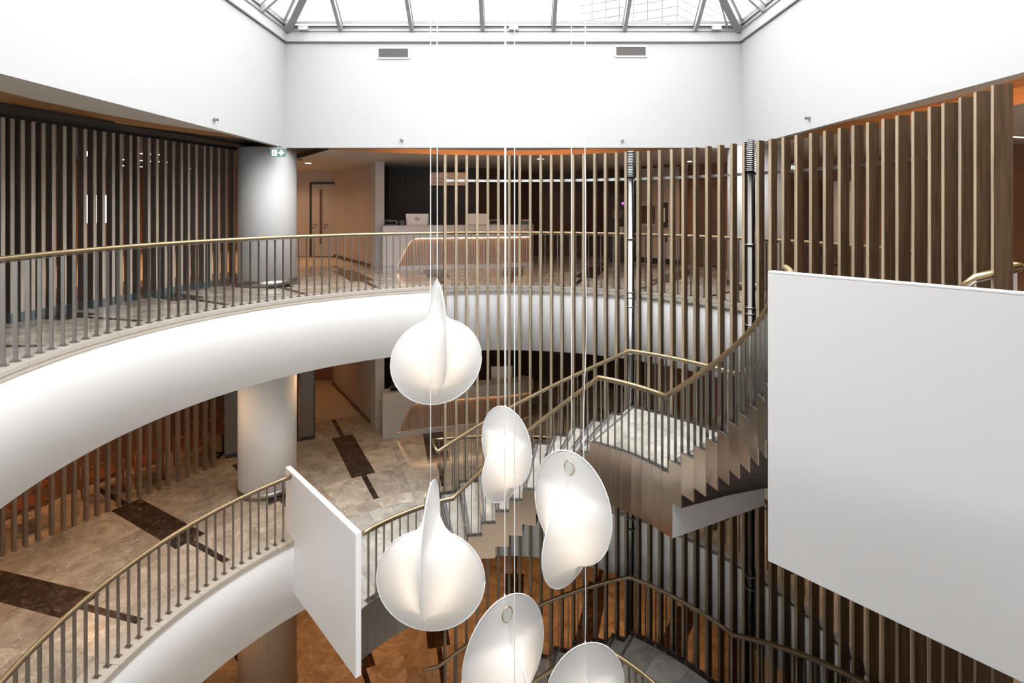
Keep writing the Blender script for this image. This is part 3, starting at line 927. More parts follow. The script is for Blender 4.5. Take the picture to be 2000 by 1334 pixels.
def stair_rail(zb, inner, lab, bottom_to, top_to):
    t = thing('stair_railing', lab, 'railing', group='railings of the staircases')
    if inner:
        rr = lambda a: ri(a)+0.06
        knots = [(bottom_to, zb+1.05), (106.0, zb+1.05), (54.9, zb+2.125+1.05), (30.2, zb+2.125+1.05), (-25.5, zb+4.25+1.05), (top_to, zb+4.25+1.05)]
    else:
        rr = lambda a: RSO-0.055
        knots = [(bottom_to, zb+1.05), (106.0, zb+1.05), (57.9, zb+2.125+1.05), (33.0, zb+2.125+1.05), (-20.5, zb+4.25+1.0)]
    knots = [k for i, k in enumerate(knots) if i == 0 or k[0] < knots[i-1][0]-0.01]
    def zr(a): return lerp_tab(knots, a)
    pts = []
    for (a0, z0), (a1, z1) in zip(knots, knots[1:]):
        n = max(1, int((a0-a1)/3))
        for i in range(n): pts.append(pol(rr(a0+(a1-a0)*i/n), a0+(a1-a0)*i/n, z0+(z1-z0)*i/n))
    pts.append(pol(rr(knots[-1][0]), knots[-1][0], knots[-1][1]))
    if not inner:
        pts.append(pol(4.97, -17.5, zb+4.25+1.085))
    m = MB(); m.tube(pts, RAILR, 12); m.build('handrail', 'rail_bronze', t)
    m = MB(); fl = [(p[0], p[1], p[2]-0.042) for p in pts]; m.tube(fl, 0.011, 6); m.build('rail_flat', 'steel', t)
    def floor_z(a):
        if a > A1: return zb
        if a > A2: return zb+RISE*(int((A1-a)/STEP+1e-6)+1)
        if a > B1: return zb+RISE*NR
        if a > B2: return zb+RISE*(NR+1+int((B1-a)/STEP+1e-6))
        return zb+4.25
    angs = []
    def spread(lo, hi, d):
        n = max(1, int(round((hi-lo)/d)))
        return [lo+(hi-lo)*(i+0.5)/n for i in range(n)]
    for i in range(10):
        angs += [A1-STEP*(i+0.27), A1-STEP*(i+0.77)]
        angs += [B1-STEP*(i+0.27), B1-STEP*(i+0.77)]
    angs += spread(B1, A2, STEP/2 if inner else STEP/2)
    if knots[0][0] > A1+1: angs += spread(A1, knots[0][0]-0.6, STEP*0.62)
    if knots[-1][0] < B2-1: angs += spread(knots[-1][0]+0.4, B2, STEP*0.55)
    for a in angs:
        z = floor_z(a)-0.022
        baluster(t, pol(rr(a), a, z), a, max(0.3, zr(a)-0.04-z), True)
stair_rail(Z1, True, 'bronze inner stair handrail climbing from panel at middle floor to large white panel', 139.6, -48.5)
stair_rail(Z1, False, 'bronze outer stair handrail against fins, upper flight', 106.3, -23)
stair_rail(Z0, True, 'bronze inner handrail of lower staircase behind the lowest pendant', 110, -48.5)
stair_rail(Z0, False, 'dark bronze outer handrail of lower staircase along the fins', 110, -23)

# ------------------------------------------------------------------ slat screens on the left
def slat_screen(lab, p, q, n, z0, z1, w, dp, mat, shoe, px=None):
    p, q = Vector((*p, 0)), Vector((*q, 0))
    t = thing('slat_screen', lab, 'screen', (p.x, p.y, z0), group=None)
    d = (q-p).normalized(); ang = atan2(d.y, d.x)
    sl = sh = None
    for i in range(n):
        pos = (q-p)*(i/(n-1)) if px is None else px[i]-p
        loc = (pos.x, pos.y, 0)
        if sl is None:
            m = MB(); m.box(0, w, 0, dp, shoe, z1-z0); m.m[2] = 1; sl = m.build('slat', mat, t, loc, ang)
            o = sl
            if shoe:
                m = MB(); m.box(0.001, w-0.001, 0.001, dp-0.001, 0, shoe); sh = m.build('base_shoe', 'shoe_grey', sl)
        else:
            o = inst(sl, t, loc, ang, name='slat')
            if shoe: inst(sh, o, name='base_shoe')
    m = MB(); L = (q-p).length
    m.box(-0.1, L+0.1, dp*0.2, dp*0.8, z1-z0, z1-z0+0.05); m.build('head_track', 'charcoal', t, (0, 0, 0), ang)
    return t
PX2 = [2, 20.3, 40.5, 61.4, 81.3, 101.8, 123, 141.7, 163.4, 182.3, 200, 219, 234, 253, 268, 289, 305, 321.6, 337, 353, 367, 382, 398, 410.6, 426, 440.5, 456.6]
def on_line(px, p, q):
    # plan point of the line p-q on the sight line through column px
    k = (px-CXP)/FPX
    # p + t (q-p) with X = k Y
    t = (k*p[1]-p[0])/((q[0]-p[0])-k*(q[1]-p[1]))
    return Vector((p[0]+t*(q[0]-p[0]), p[1]+t*(q[1]-p[1]), 0))
LP, LQ = (-7.02, 7.28), (-5.98, 11.51)
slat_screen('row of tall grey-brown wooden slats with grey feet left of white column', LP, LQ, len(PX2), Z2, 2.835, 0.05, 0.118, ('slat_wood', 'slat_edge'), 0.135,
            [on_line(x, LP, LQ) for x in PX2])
PX1 = [-17, 7, 30, 52, 77, 104, 127, 148, 171.6, 193, 214, 235, 255.6, 276, 295, 314, 332, 351.6, 370, 387, 405, 421]
LP1, LQ1 = (-8.40, 9.36), (-6.80, 12.14)
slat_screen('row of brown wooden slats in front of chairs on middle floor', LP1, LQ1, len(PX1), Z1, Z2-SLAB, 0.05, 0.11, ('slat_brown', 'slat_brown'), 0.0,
            [on_line(x-4, LP1, LQ1) for x in PX1])

# ------------------------------------------------------------------ rooms behind
def wall(name, pts, z0, z1, mat, th=0.12):
    m = MB()
    for (p, q) in zip(pts, pts[1:]):
        P, Q = Vector((*p, 0)), Vector((*q, 0))
        d = (Q-P).normalized(); n = Vector((-d.y, d.x, 0))*th
        m.prism([(P.x, P.y), (Q.x, Q.y), (Q.x+n.x, Q.y+n.y), (P.x+n.x, P.y+n.y)], z0, z1)
    o = m.build(name, mat); tag(o, kind='structure'); return o
for zf, zc, lv in ((Z2, 3.0, 0), (Z1, Z2-SLAB, 1)):
    # reception partition: taupe wall going back, pale end pier
    m = MB(); m.prism([(-3.96, 14.62), (-6.09, 17.87), (-5.95, 17.95), (-3.80, 14.70)], zf, zc)
    w = m.build('wall_partition', 'taupe_wall'); tag(w, kind='structure')
    m = MB(); m.prism([(-3.72, 14.20), (-3.96, 14.62), (-3.72, 14.80), (-3.50, 14.28)], zf, zc); m.build('end_pier', 'desk_white', w)
    m = MB(); m.prism([(-3.96, 14.60), (-6.10, 17.86), (-6.115, 17.85), (-3.975, 14.59)], zf, zf+0.08); m.build('skirting', 'deep_brown_wall', w)
    wall('wall_reception', [(-3.8, 14.9), (-3.8, 16.0), (-1.2, 16.35)], zf, zc, 'dark_wall')
    wall('wall_reception', [(-1.2, 16.35), (0.9, 18.6), (2.3, 18.4), (4.1, 16.2)], zf, zc, 'deep_brown_wall')
    wall('wall_right', [(4.1, 16.2), (4.5, 15.8)], zf, zc, 'taupe_wall')
    wall('wall_right', [(4.5, 15.8), (6.2, 13.9), (8.8, 12.2), (10.5, 8.5), (11.2, 3.0), (10.5, -3)], zf, zc, 'brown_wall')
    if lv == 0:
        wall('wall_cafe', [(-13.0, 2.0), (-13.0, 20.0), (-9.0, 21.0), (-8.2, 18.0)], zf, zc, 'brown_wall')
        wall('wall_corridor', [(-8.2, 17.75), (-6.0, 17.75)], zf, zc, 'taupe_wall')
    else:
        wall('wall_cafe', [(-11.8, 5.0), (-10.2, 8.6), (-8.6, 12.4), (-7.6, 14.2)], zf, zc, 'brown_wall')
        wall('wall_corridor', [(-8.2, 18.4), (-5.6, 18.4)], zf, zc, 'brown_wall')
wall('wall_lower', [(-12, 8), (-8.5, 13), (-5, 17), (2, 19), (7, 16), (10.5, 10), (10.5, 0)], Z0, Z1-SLAB, 'brown_wall')
m = MB()
for i in range(96):
    a0, a1 = -35+i*250/96, -35+(i+1)*250/96
    m.add([pol(RO-0.3, a0, Z0), pol(RO-0.3, a1, Z0), pol(RO-0.3, a1, 3.1), pol(RO-0.3, a0, 3.1)], [(0, 1, 2, 3)])
tag(m.build('wall_outer', 'deep_brown_wall'), kind='structure')
# unseen glazed fronts added behind the viewer for daylight, one band per floor
for i, (z0, z1) in enumerate(((Z2, ZC2), (Z1, Z2-SLAB), (Z0, Z1-SLAB))):
    t = thing('added_window_%d' % (i+1), 'unseen glazed front added behind the viewer for daylight', 'added_window', (0, -5.5, z0), kind='structure')
    for k in range(17):
        x = -18+k*36/16
        m = MB(); m.box(x-0.04, x+0.04, -0.06, 0.06, 0, z1-z0); m.build('mullion', 'alu_frame', t)
        if k < 16:
            m = MB(); m.box(x+0.04, x+36/16-0.04, -0.005, 0.005, 0.05, z1-z0-0.05); m.build('glass_pane', 'roof_glass', t)
    m = MB(); m.box(-18, 18, -0.06, 0.06, -SLAB*0.99 if i < 2 else -0.1, 0.05); m.build('spandrel', 'white_paint', t)
    m = MB(); m.box(-18, 18, -0.06, 0.06, z1-z0-0.05, z1-z0+0.02); m.build('head_rail', 'alu_frame', t)

# corridor door on the top floor
Yd = 17.75
def pxx(px, Y): return (px-CXP)*Y/FPX
def pzz(py, Y): return EYE-(py-HOR)*Y/FPX
t = thing('door_1', 'beige corridor double door in dark frame', 'door', (pxx(606, Yd), Yd, 0), kind='structure')
W = pxx(652, Yd)-pxx(606, Yd)
m = MB(); m.box(0, 0.07, -0.06, 0.001, 0, 2.45); m.box(0.07, W+0.1, -0.06, 0.001, 2.38, 2.45); m.build('door_frame', 'charcoal', t)
for k, (x0, x1) in enumerate(((0.07, 0.42), (0.43, W+0.1))):
    m = MB(); m.box(x0, x1, -0.045, 0.0, 0.01, 2.375); dr = m.build('door_leaf', 'taupe_wall', t)
    m = MB(); m.tube([(x0+0.06, -0.05, 1.05), (x0+0.06, -0.1, 1.05), (x0+0.2, -0.1, 1.05)], 0.012, 8); m.cyl((x0+0.06, -0.06), 0.02, 0.93, 0.97, 10); m.build('handle', 'charcoal', dr)
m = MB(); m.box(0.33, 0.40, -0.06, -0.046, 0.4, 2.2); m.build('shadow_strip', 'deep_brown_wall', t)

# grey folding panels beside the middle floor column
for i, (x, y, rz, lab) in enumerate(((-5.78, 13.30, 0.35, 'tall grey metal locker panel right of middle floor column, nearest the column'), (-5.42, 13.47, 0.35, 'tall grey metal locker panel right of middle floor column, nearest the corridor'),
                                     (-6.78, 12.50, 0.5, 'dark grey panel at end of the slat row, left one'), (-6.36, 12.72, 0.5, 'dark grey panel at end of the slat row, beside column'))):
    t = thing('tall_panel', lab, 'panel', (x, y, Z1), rz, group='grey panels on the middle floor')
    m = MB(); m.box(0, 0.36, 0, 0.1, 0.1, Z2-SLAB-Z1); m.build('panel_door', 'grey_panel', t)
    m = MB(); m.box(0, 0.36, 0.02, 0.08, 0, 0.1); m.build('plinth', 'charcoal', t)
    m = MB(); m.box(0.33, 0.36, -0.03, 0.0, 0.1, Z2-SLAB-Z1); m.build('edge_strip', 'charcoal', t)

# ------------------------------------------------------------------ reception desks
def catmull(pts, n):
    P = [Vector((*p, 0)) for p in pts]
    P = [P[0]*2-P[1]]+P+[P[-1]*2-P[-2]]
    out = []
    for i in range(1, len(P)-2):
        for k in range(n):
            u = k/n
            out.append(0.5*((2*P[i])+(P[i+1]-P[i-1])*u+(2*P[i-1]-5*P[i]+4*P[i+1]-P[i+2])*u*u+(-P[i-1]+3*P[i]-3*P[i+1]+P[i+2])*u**3))
    out.append(P[-2])
    return out
DESK = catmull([(-3.36, 13.55), (-2.41, 13.90), (-1.32, 14.18), (-0.2, 14.42), (0.22, 14.58), (0.48, 14.90)], 24)
# arc-length table
DS = [0.0]
for a_, b_ in zip(DESK, DESK[1:]): DS.append(DS[-1]+(b_-a_).length)
def dpt(s, off=0.0):
    s = max(0, min(DS[-1]-1e-6, s))
    i = max(j for j in range(len(DS)) if DS[j] <= s)
    i = min(i, len(DESK)-2)
    u = (s-DS[i])/(DS[i+1]-DS[i])
    p = DESK[i].lerp(DESK[i+1], u)
    d = (DESK[i+1]-DESK[i]).normalized()
    n = Vector((-d.y, d.x, 0))          # pointing to the back
    return p+n*off
def dstrip(m, s0, s1, o0, o1, z0, z1, n=24, mi=0):
    f = [dpt(s0+(s1-s0)*i/n, o0) for i in range(n+1)]
    b = [dpt(s0+(s1-s0)*i/n, o1) for i in range(n, -1, -1)]
    m.prism([(p.x, p.y) for p in f+b], z0, z1, mi)
def desk(z, lab):
    t = thing('reception_desk', lab, 'desk', (0, 0, z), group='reception desks')
    S = DS[-1]
    m = MB(); dstrip(m, 0, S, 0.13, 0.65, 0.0, 0.78); m.build('desk_body', 'desk_white', t)
    m = MB(); dstrip(m, 0, S, 0.03, 0.62, 0.0, 0.11); m.build('plinth', 'desk_white', t)
    m = MB(); dstrip(m, 0, S, 0.0, 0.35, 0.82, 1.12); m.build('upper_band', 'desk_white', t)
    m = MB(); dstrip(m, 0, S, -0.01, 0.42, 1.12, 1.145); m.build('counter_top', 'desk_white', t)
    m = MB(); dstrip(m, 0, S, 0.35, 0.95, 0.72, 0.75); m.build('work_top', 'desk_white', t)
    # white end panel with a raked, rounded edge
    m = MB(); n = 10
    edge = [(0.36, 0.115), (0.43, 0.25), (0.52, 0.42), (0.60, 0.58), (0.66, 0.68), (0.73, 0.76), (0.83, 0.81), (0.92, 0.82)]
    v, f = [], []
    for (s, zz) in edge:
        for o in (0.005, 0.10):
            for ss in (0.0, s):
                p = dpt(ss, o); v.append((p.x, p.y, zz))
    for i in range(len(edge)-1):
        k = 4*i
        f += [(k, k+1, k+5, k+4), (k+1, k+3, k+7, k+5), (k+3, k+2, k+6, k+7), (k+2, k, k+4, k+6)]
    m.add(v, f); m.build('end_panel', 'desk_white', t)
    # fluted slats, too fine to pick apart
    m = MB(); s = 0.38
    while s < S-0.02:
        dstrip(m, s, s+0.030, 0.085, 0.135, 0.115, 0.795, 1); s += 0.046
    fr = m.build('fluted_front', 'desk_slat', t); tag(fr, kind='stuff')
    m = MB(); dstrip(m, 0.75, S, 0.065, 0.085, 0.800, 0.812, 40); m.build('led_line', 'led_desk', t)
    m = MB()
    for i in range(len(edge)-2):
        (s0, z0), (s1, z1) = edge[i], edge[i+1]
        pa, pb = dpt(s0+0.012, 0.075), dpt(s1+0.012, 0.075)
        m.tube([(pa.x, pa.y, z0), (pb.x, pb.y, z1)], 0.003, 5)
    m.build('led_line', 'led_desk', t)
    return t
desk(Z2, 'pale curved reception desk with glowing fluted front, top floor')
desk(Z1, 'curved reception desk with glowing fluted front, middle floor behind the stairs')

# desk-top things, top floor
def monitor(px, z, lab, logo, w=0.60, s=None):
    p = None
    # point on the work top at column px
    best = min(((abs(CXP+FPX*dpt(q, 0.55).x/dpt(q, 0.55).y-px), q) for q in [i*0.02 for i in range(int(DS[-1]/0.02))]))
    p = dpt(best[1], 0.55)
    t = thing('monitor', lab, 'monitor', (p.x, p.y, z+0.75), 0.12, group='monitors on the reception desks')
    m = MB(); h = 0.36; zb = 0.33
    m.add([(-w/2, 0.0, zb+h), (w/2, 0, zb+h), (w/2-0.06, -0.03, zb), (-w/2+0.06, -0.03, zb),
           (-w/2, 0.05, zb+h), (w/2, 0.05, zb+h), (w/2, 0.05, zb), (-w/2, 0.05, zb)],
          [(0, 1, 2, 3)[::-1], (4, 5, 6, 7), (0, 4, 5, 1)[::-1], (1, 5, 6, 2)[::-1], (2, 6, 7, 3)[::-1], (3, 7, 4, 0)[::-1]])
    m.build('back_shell', 'monitor_silver', t)
    m = MB(); m.box(-w/2, w/2, 0.05, 0.065, zb-0.01, zb+h+0.008); m.build('screen', 'charcoal', t)
    m = MB(); m.tube([(0, -0.02, zb+0.05), (0, -0.02, 0.02)], 0.02, 8); m.box(-0.12, 0.12, -0.1, 0.12, 0, 0.015); m.build('stand', 'monitor_silver', t)
    if logo:
        cu = bpy.data.curves.new('logo', 'FONT'); cu.body = 'hp'; cu.size = 0.14; cu.shear = 0.35; cu.align_x = 'CENTER'
        o = bpy.data.objects.new('logo', cu); COL.objects.link(o)
        dg = bpy.context.evaluated_depsgraph_get()
        me = bpy.data.meshes.new_from_object(o.evaluated_get(dg))
        bpy.data.objects.remove(o)
        lo = bpy.data.objects.new('logo', me); COL.objects.link(lo)
        me.materials.clear(); me.materials.append(MATS['print_dark'])
        lo.parent = t; lo.location = (0, -0.0225, zb+0.19); lo.rotation_euler = (pi/2+0.083, 0, 0)
        m = MB(); m.box(-0.05, 0.02, -0.032, -0.028, zb+0.04, zb+0.048); m.build('badge', 'vent_grey', t)
    return t
monitor(815, Z2, 'silver computer monitor seen from behind with letters hp on desk', True)
monitor(932, Z2, 'silver computer monitor seen from behind through the fins', False)
monitor(980, Z1, 'computer monitor on middle floor reception desk', False)
def on_desk(px, z, off=0.2):
    q = min(((abs(CXP+FPX*dpt(q, off).x/dpt(q, off).y-px), q) for q in [i*0.02 for i in range(int(DS[-1]/0.02))]))[1]
    return dpt(q, off)
for px, z, lab in ((762, Z2, 'wire letter tray at left end of top floor desk'), (968, Z2, 'wire letter tray behind fins on top floor desk'), (775, Z1, 'wire letter tray on middle floor desk')):
    p = on_desk(px, z)
    t = thing('letter_tray', lab, 'letter tray', (p.x, p.y, z+1.145), 0.12, group='letter trays on the desks')
    for k in range(2):
        m = MB(); zz = 0.01+k*0.11
        m.tube([(-0.16, -0.12, zz), (0.16, -0.12, zz), (0.16, 0.12, zz), (-0.16, 0.12, zz), (-0.16, -0.12, zz)], 0.006, 6)
        m.build('tray_rim', 'steel_bright', t)
        m = MB(); m.box(-0.155, 0.155, -0.115, 0.115, zz, zz+0.03); m.build('paper_stack', 'charcoal', t)
    m = MB()
    for x in (-0.16, 0.16):
        for y in (-0.12, 0.12): m.tube([(x, y, 0), (x, y, 0.13)], 0.006, 6)
    m.build('tray_post', 'steel_bright', t)
p = on_desk(785, Z2)
t = thing('desk_phone', 'black desk phone between letter tray and monitor', 'phone', (p.x, p.y, 1.145), 0.2)
m = MB(); m.add([(-0.07, -0.03, 0), (0.07, -0.03, 0), (0.07, 0.09, 0), (-0.07, 0.09, 0), (-0.07, 0.0, 0.13), (0.07, 0.0, 0.13), (0.07, 0.03, 0.13), (-0.07, 0.03, 0.13)],
                [(0, 1, 5, 4), (1, 2, 6, 5), (2, 3, 7, 6), (3, 0, 4, 7), (4, 5, 6, 7), (3, 2, 1, 0)]); m.build('phone_body', 'charcoal', t)
m = MB(); m.tube([(-0.045, -0.02, 0.02), (-0.055, -0.035, 0.05), (-0.055, -0.02, 0.11), (-0.045, 0.01, 0.14)], 0.018, 8); m.build('handset', 'charcoal', t)
p = on_desk(1025, Z2)
t = thing('paper_box', 'small blue box with papers at right end of desk', 'box', (p.x, p.y, 1.145), 0.3)
m = MB(); m.box(-0.12, 0.12, -0.09, 0.09, 0, 0.1); m.build('box_body', 'blue_book', t)
m = MB(); m.box(-0.11, 0.11, -0.08, 0.08, 0.1, 0.13); m.build('papers', 'paper_beige', t)

# wall clock and directory board
Yc = 15.98
t = thing('wall_clock', 'round black wall clock on dark reception wall', 'clock', (pxx(779, Yc), Yc, pzz(353, Yc)))
def vdisc(r, y0, y1, n=32, cx=0, cz=0, mb=None):
    m = mb or MB(); v = []
    for y in (y0, y1):
        for k in range(n): v.append((cx+r*cos(2*pi*k/n), y, cz+r*sin(2*pi*k/n)))
    return m.add(v, [(k, (k+1) % n, n+(k+1) % n, n+k) for k in range(n)]+[tuple(range(n)), tuple(range(n, 2*n))[::-1]])
vdisc(0.155, -0.035, 0).build('clock_face', 'grip_strip', t)
vdisc(0.138, -0.0365, -0.035).build('dial', 'charcoal', t)
m = MB()
for k in range(12):
    a = pi/6*k
    m.cbox((0.125*cos(a), -0.038, 0.125*sin(a)), 0.028, 0.004, 0.012)
m.build('hour_marks', 'shoe_grey', t)
m = MB(); m.tube([(0, -0.04, 0), (-0.03, -0.04, -0.10)], 0.005, 6); m.build('minute_hand', 'grey_panel', t)
m = MB(); m.tube([(0, -0.042, 0), (0.07, -0.042, -0.015)], 0.006, 6); m.build('hour_hand', 'grey_panel', t)
Yb = 13.6
x0, x1, z0, z1 = pxx(844, Yb), pxx(909, Yb), pzz(362, Yb), pzz(337, Yb)
t = thing('directory_board', 'beige hanging directory board with rows of small print', 'sign', (x0, Yb, z0))
w, h = x1-x0, z1-z0
m = MB(); m.box(-0.06, w, 0, 0.06, 0, h); m.build('board', 'paper_beige', t)
for k in (1, 2):
    m = MB(); m.box(0, w, -0.004, 0.0, h*k/3-0.002, h*k/3+0.002); m.build('divider', 'print_dark', t)
m = MB(); m.box(w*0.5, w*0.5+0.004, -0.004, 0, 0, h); m.build('divider', 'print_dark', t)
m = MB()
for r in range(3):
    for c in range(2):
        for l in range(2):
            zz = h*(r+1)/3-0.025-0.03*l; xx = 0.02+c*w*0.5
            L = (0.36, 0.30, 0.18)[r]*(1 if l else 0.9)*(0.8 if c else 1)
            k = 0
            while k < L:
                ww = random.uniform(0.02, 0.06); m.box(xx+k, xx+k+ww, -0.004, 0, zz-0.012, zz); k += ww+0.012
pr = m.build('print_lines', 'print_dark', t); tag(pr, kind='stuff')
for xx in (0.1, w-0.1):
    m = MB(); m.tube([(xx, 0.03, h), (xx, 0.03, ZC2-z0)], 0.008, 6); m.build('hanger', 'charcoal', t)

# exit signs
def exit_sign(loc, rz, w, lab):
    t = thing('exit_sign', lab, 'exit sign', loc, rz, group='illuminated exit signs')
    h = w*0.52
    m = MB(); m.box(-w/2, w/2, 0, 0.03, -h, 0); m.build('sign_box', 'sign_green', t)
    m = MB(); m.box(-w/2-0.012, w/2+0.012, -0.006, 0.036, 0, 0.025); m.build('top_rail', 'alu_light', t)
    m = MB(); m.box(-w*0.36, -w*0.06, -0.004, 0, -h*0.88, -h*0.14); m.build('door_mark', 'sign_white', t)
    m = MB(); c = w*0.25
    pts = [(0.03, 0.06), (0.24, 0.06), (0.16, 0.25), (0.27, 0.25), (0.43, 0.0), (0.27, -0.25), (0.16, -0.25), (0.24, -0.06), (0.03, -0.06)]
    n = len(pts); v = [((x*w*1.0), -0.004, -h*0.5+z*h*1.25) for x, z in pts]
    m.add(v, [(0, 1, 7, 8), (1, 2, 3, 4), (4, 5, 6, 7), (1, 4, 7)]); m.build('arrow', 'sign_white', t)
    m = MB()
    def P(x, z): return (-w*0.21+x*w, -0.006, -h*0.52+z*w)
    for a, b, r in (((0.0, 0.09), (-0.02, -0.03), 0.026), ((-0.02, -0.03), (0.05, -0.08), 0.02), ((0.05, -0.08), (0.06, -0.17), 0.018), ((-0.02, -0.03), (-0.06, -0.10), 0.02),
                    ((-0.06, -0.10), (-0.15, -0.11), 0.018), ((0.0, 0.08), (0.08, 0.03), 0.016), ((0.0, 0.08), (-0.08, 0.06), 0.016), ((-0.08, 0.06), (-0.10, -0.0), 0.015)):
        p, q = P(*a), P(*b); d = Vector((q[0]-p[0], 0, q[2]-p[2])).normalized(); s = Vector((-d.z, 0, d.x))*(r*w)
        m.add([Vector(p)+s, Vector(q)+s, Vector(q)-s, Vector(p)-s], [(0, 1, 2, 3)])
    vdisc(0.035*w, -0.006, -0.0055, 12, P(0.03, 0.14)[0], P(0.03, 0.14)[2], m)
    m.build('running_figure', 'print_dark', t)
    m = MB(); m.tube([(0, 0.015, 0.02), (0, 0.015, 0.09)], 0.008, 6); m.build('hanger', 'alu_light', t)
Ye = 10.5
exit_sign((pxx(542, Ye), Ye, pzz(290.5, Ye)), 0.0, 0.30, 'green exit sign with running figure and arrow by column top')
Ye2 = 11.5
exit_sign((pxx(1553, Ye2), Ye2, pzz(322, Ye2)), 0.3, 0.30, 'lit exit sign hanging behind the fins on the right')

# ------------------------------------------------------------------ ceiling downlights
DL = {}
def downlight(x, y, z, lab, power, grp, r=0.09, col=None):
    t = thing('downlight', lab, 'light', (x, y, z), group=grp)
    if r not in DL:
        m = MB(); m.cyl((0, 0), r, -0.012, 0.0, 20); rg = m.build('trim_ring', 'white_gloss', t)
        m = MB(); m.cyl((0, 0), r*0.82, -0.016, -0.012, 20); gl = m.build('glow_disc', 'downlight_glow', t)
        DL[r] = (rg, gl)
    else:
        inst(DL[r][0], t, name='trim_ring'); inst(DL[r][1], t, name='glow_disc')
    if power:
        ld = bpy.data.lights.new('downlight_beam', 'SPOT')
        ld.energy = power; ld.color = col or WARM; ld.spot_size = radians(150); ld.spot_blend = 0.9; ld.shadow_soft_size = 0.10
        lo = bpy.data.objects.new('downlight_beam', ld); COL.objects.link(lo)
        lo.parent = t; lo.location = (0, 0, -0.05)
G2, G1, G0 = 'downlights in top floor ceiling', 'downlights in middle floor ceiling', 'downlights in lowest floor ceiling'
L2 = 'round recessed warm downlight in top floor ceiling'
L1 = 'round recessed warm downlight in middle floor ceiling'
L0 = 'round recessed warm downlight in lowest floor ceiling'
downlight(pxx(602, 14.55), 14.55, ZC2, 'round recessed warm downlight in ceiling right of white column', P_DOWN*1.0, G2)
for (x, y, k) in ((-7.0, 16.5, 1.2), (0.6, 13.3, 0.45), (4.5, 14.0, 0.8), (7.0, 10.5, 1.8), (8.0, 6.5, 1.8)):
    downlight(x, y, ZC2, L2, P_DOWN*k, G2, col=(1.0, 0.62, 0.36))
# cafe downlights behind the left slats
for i, (px, py) in enumerate(((168, 346), (206, 343), (206, 334), (224, 322), (224, 336), (243, 311), (243, 323), (277, 299), (277, 313), (277, 325), (293, 300), (293, 314), (310, 301), (310, 315), (326, 316), (358, 304), (358, 328), (374, 329))):
    Y = (2.885-EYE)*FPX/(HOR-py); X = pxx(px, Y)
    downlight(X, Y, 2.885, 'small warm cafe downlight glimpsed between the left slats', P_DOWN*4.0 if i % 4 == 0 else 0, 'cafe downlights behind the slats', 0.08)
for a in (178, 163, 148, 126, 112, 95, 76, 55, 30, 5, -20):
    for r in (7.0,):
        x, y, _ = pol(r, a); downlight(x, y, Z2-SLAB, L1, P_DOWN*(0.3 if 70 < a < 118 else 1.0), G1, col=(1.0, 0.62, 0.33))
for (x, y) in ((-9.6, 9.0), (-8.6, 11.0), (-6.7, 16.3)):
    downlight(x, y, Z2-SLAB, L1, P_DOWN*0.9, G1, col=(1.0, 0.44, 0.15))
for a in (150, 128, 106, 84, 62, 40, 15):
    x, y, _ = pol(7.2, a); downlight(x, y, Z1-SLAB, L0, P_DOWN*1.5, G0, col=(1.0, 0.42, 0.13))

# small fittings
Ys = 13.3
t = thing('smoke_detector', 'small round smoke detector on ceiling beside the column', 'detector', (pxx(587, Ys), Ys, ZC2))
m = MB(); m.cyl((0, 0), 0.055, -0.02, 0, 20); m.build('base_plate', 'ceiling_paint', t)
m = MB(); m.cyl((0, 0), 0.03, -0.05, -0.02, 16, 0, 0.045); m.build('sensor_dome', 'deep_brown_wall', t)
Ys = 9.6
t = thing('bulb_pendant', 'small glowing bare bulb hanging behind the left slats', 'lamp', (pxx(170, Ys), Ys, pzz(299, Ys)))
m = MB(); m.tube([(0, 0, 0.06), (0, 0, 2.885-pzz(299, Ys))], 0.004, 6); m.build('flex', 'charcoal', t)
m = MB(); m.cyl((0, 0), 0.018, 0.03, 0.075, 12); m.build('socket', 'charcoal', t)
m = MB(); m.tube([(0, 0, 0.035), (0, 0, 0.01), (0, 0, -0.02), (0, 0, -0.045), (0, 0, -0.055)], [0.012, 0.024, 0.032, 0.022, 0.004], 12); m.build('glass_bulb', 'downlight_glow', t)

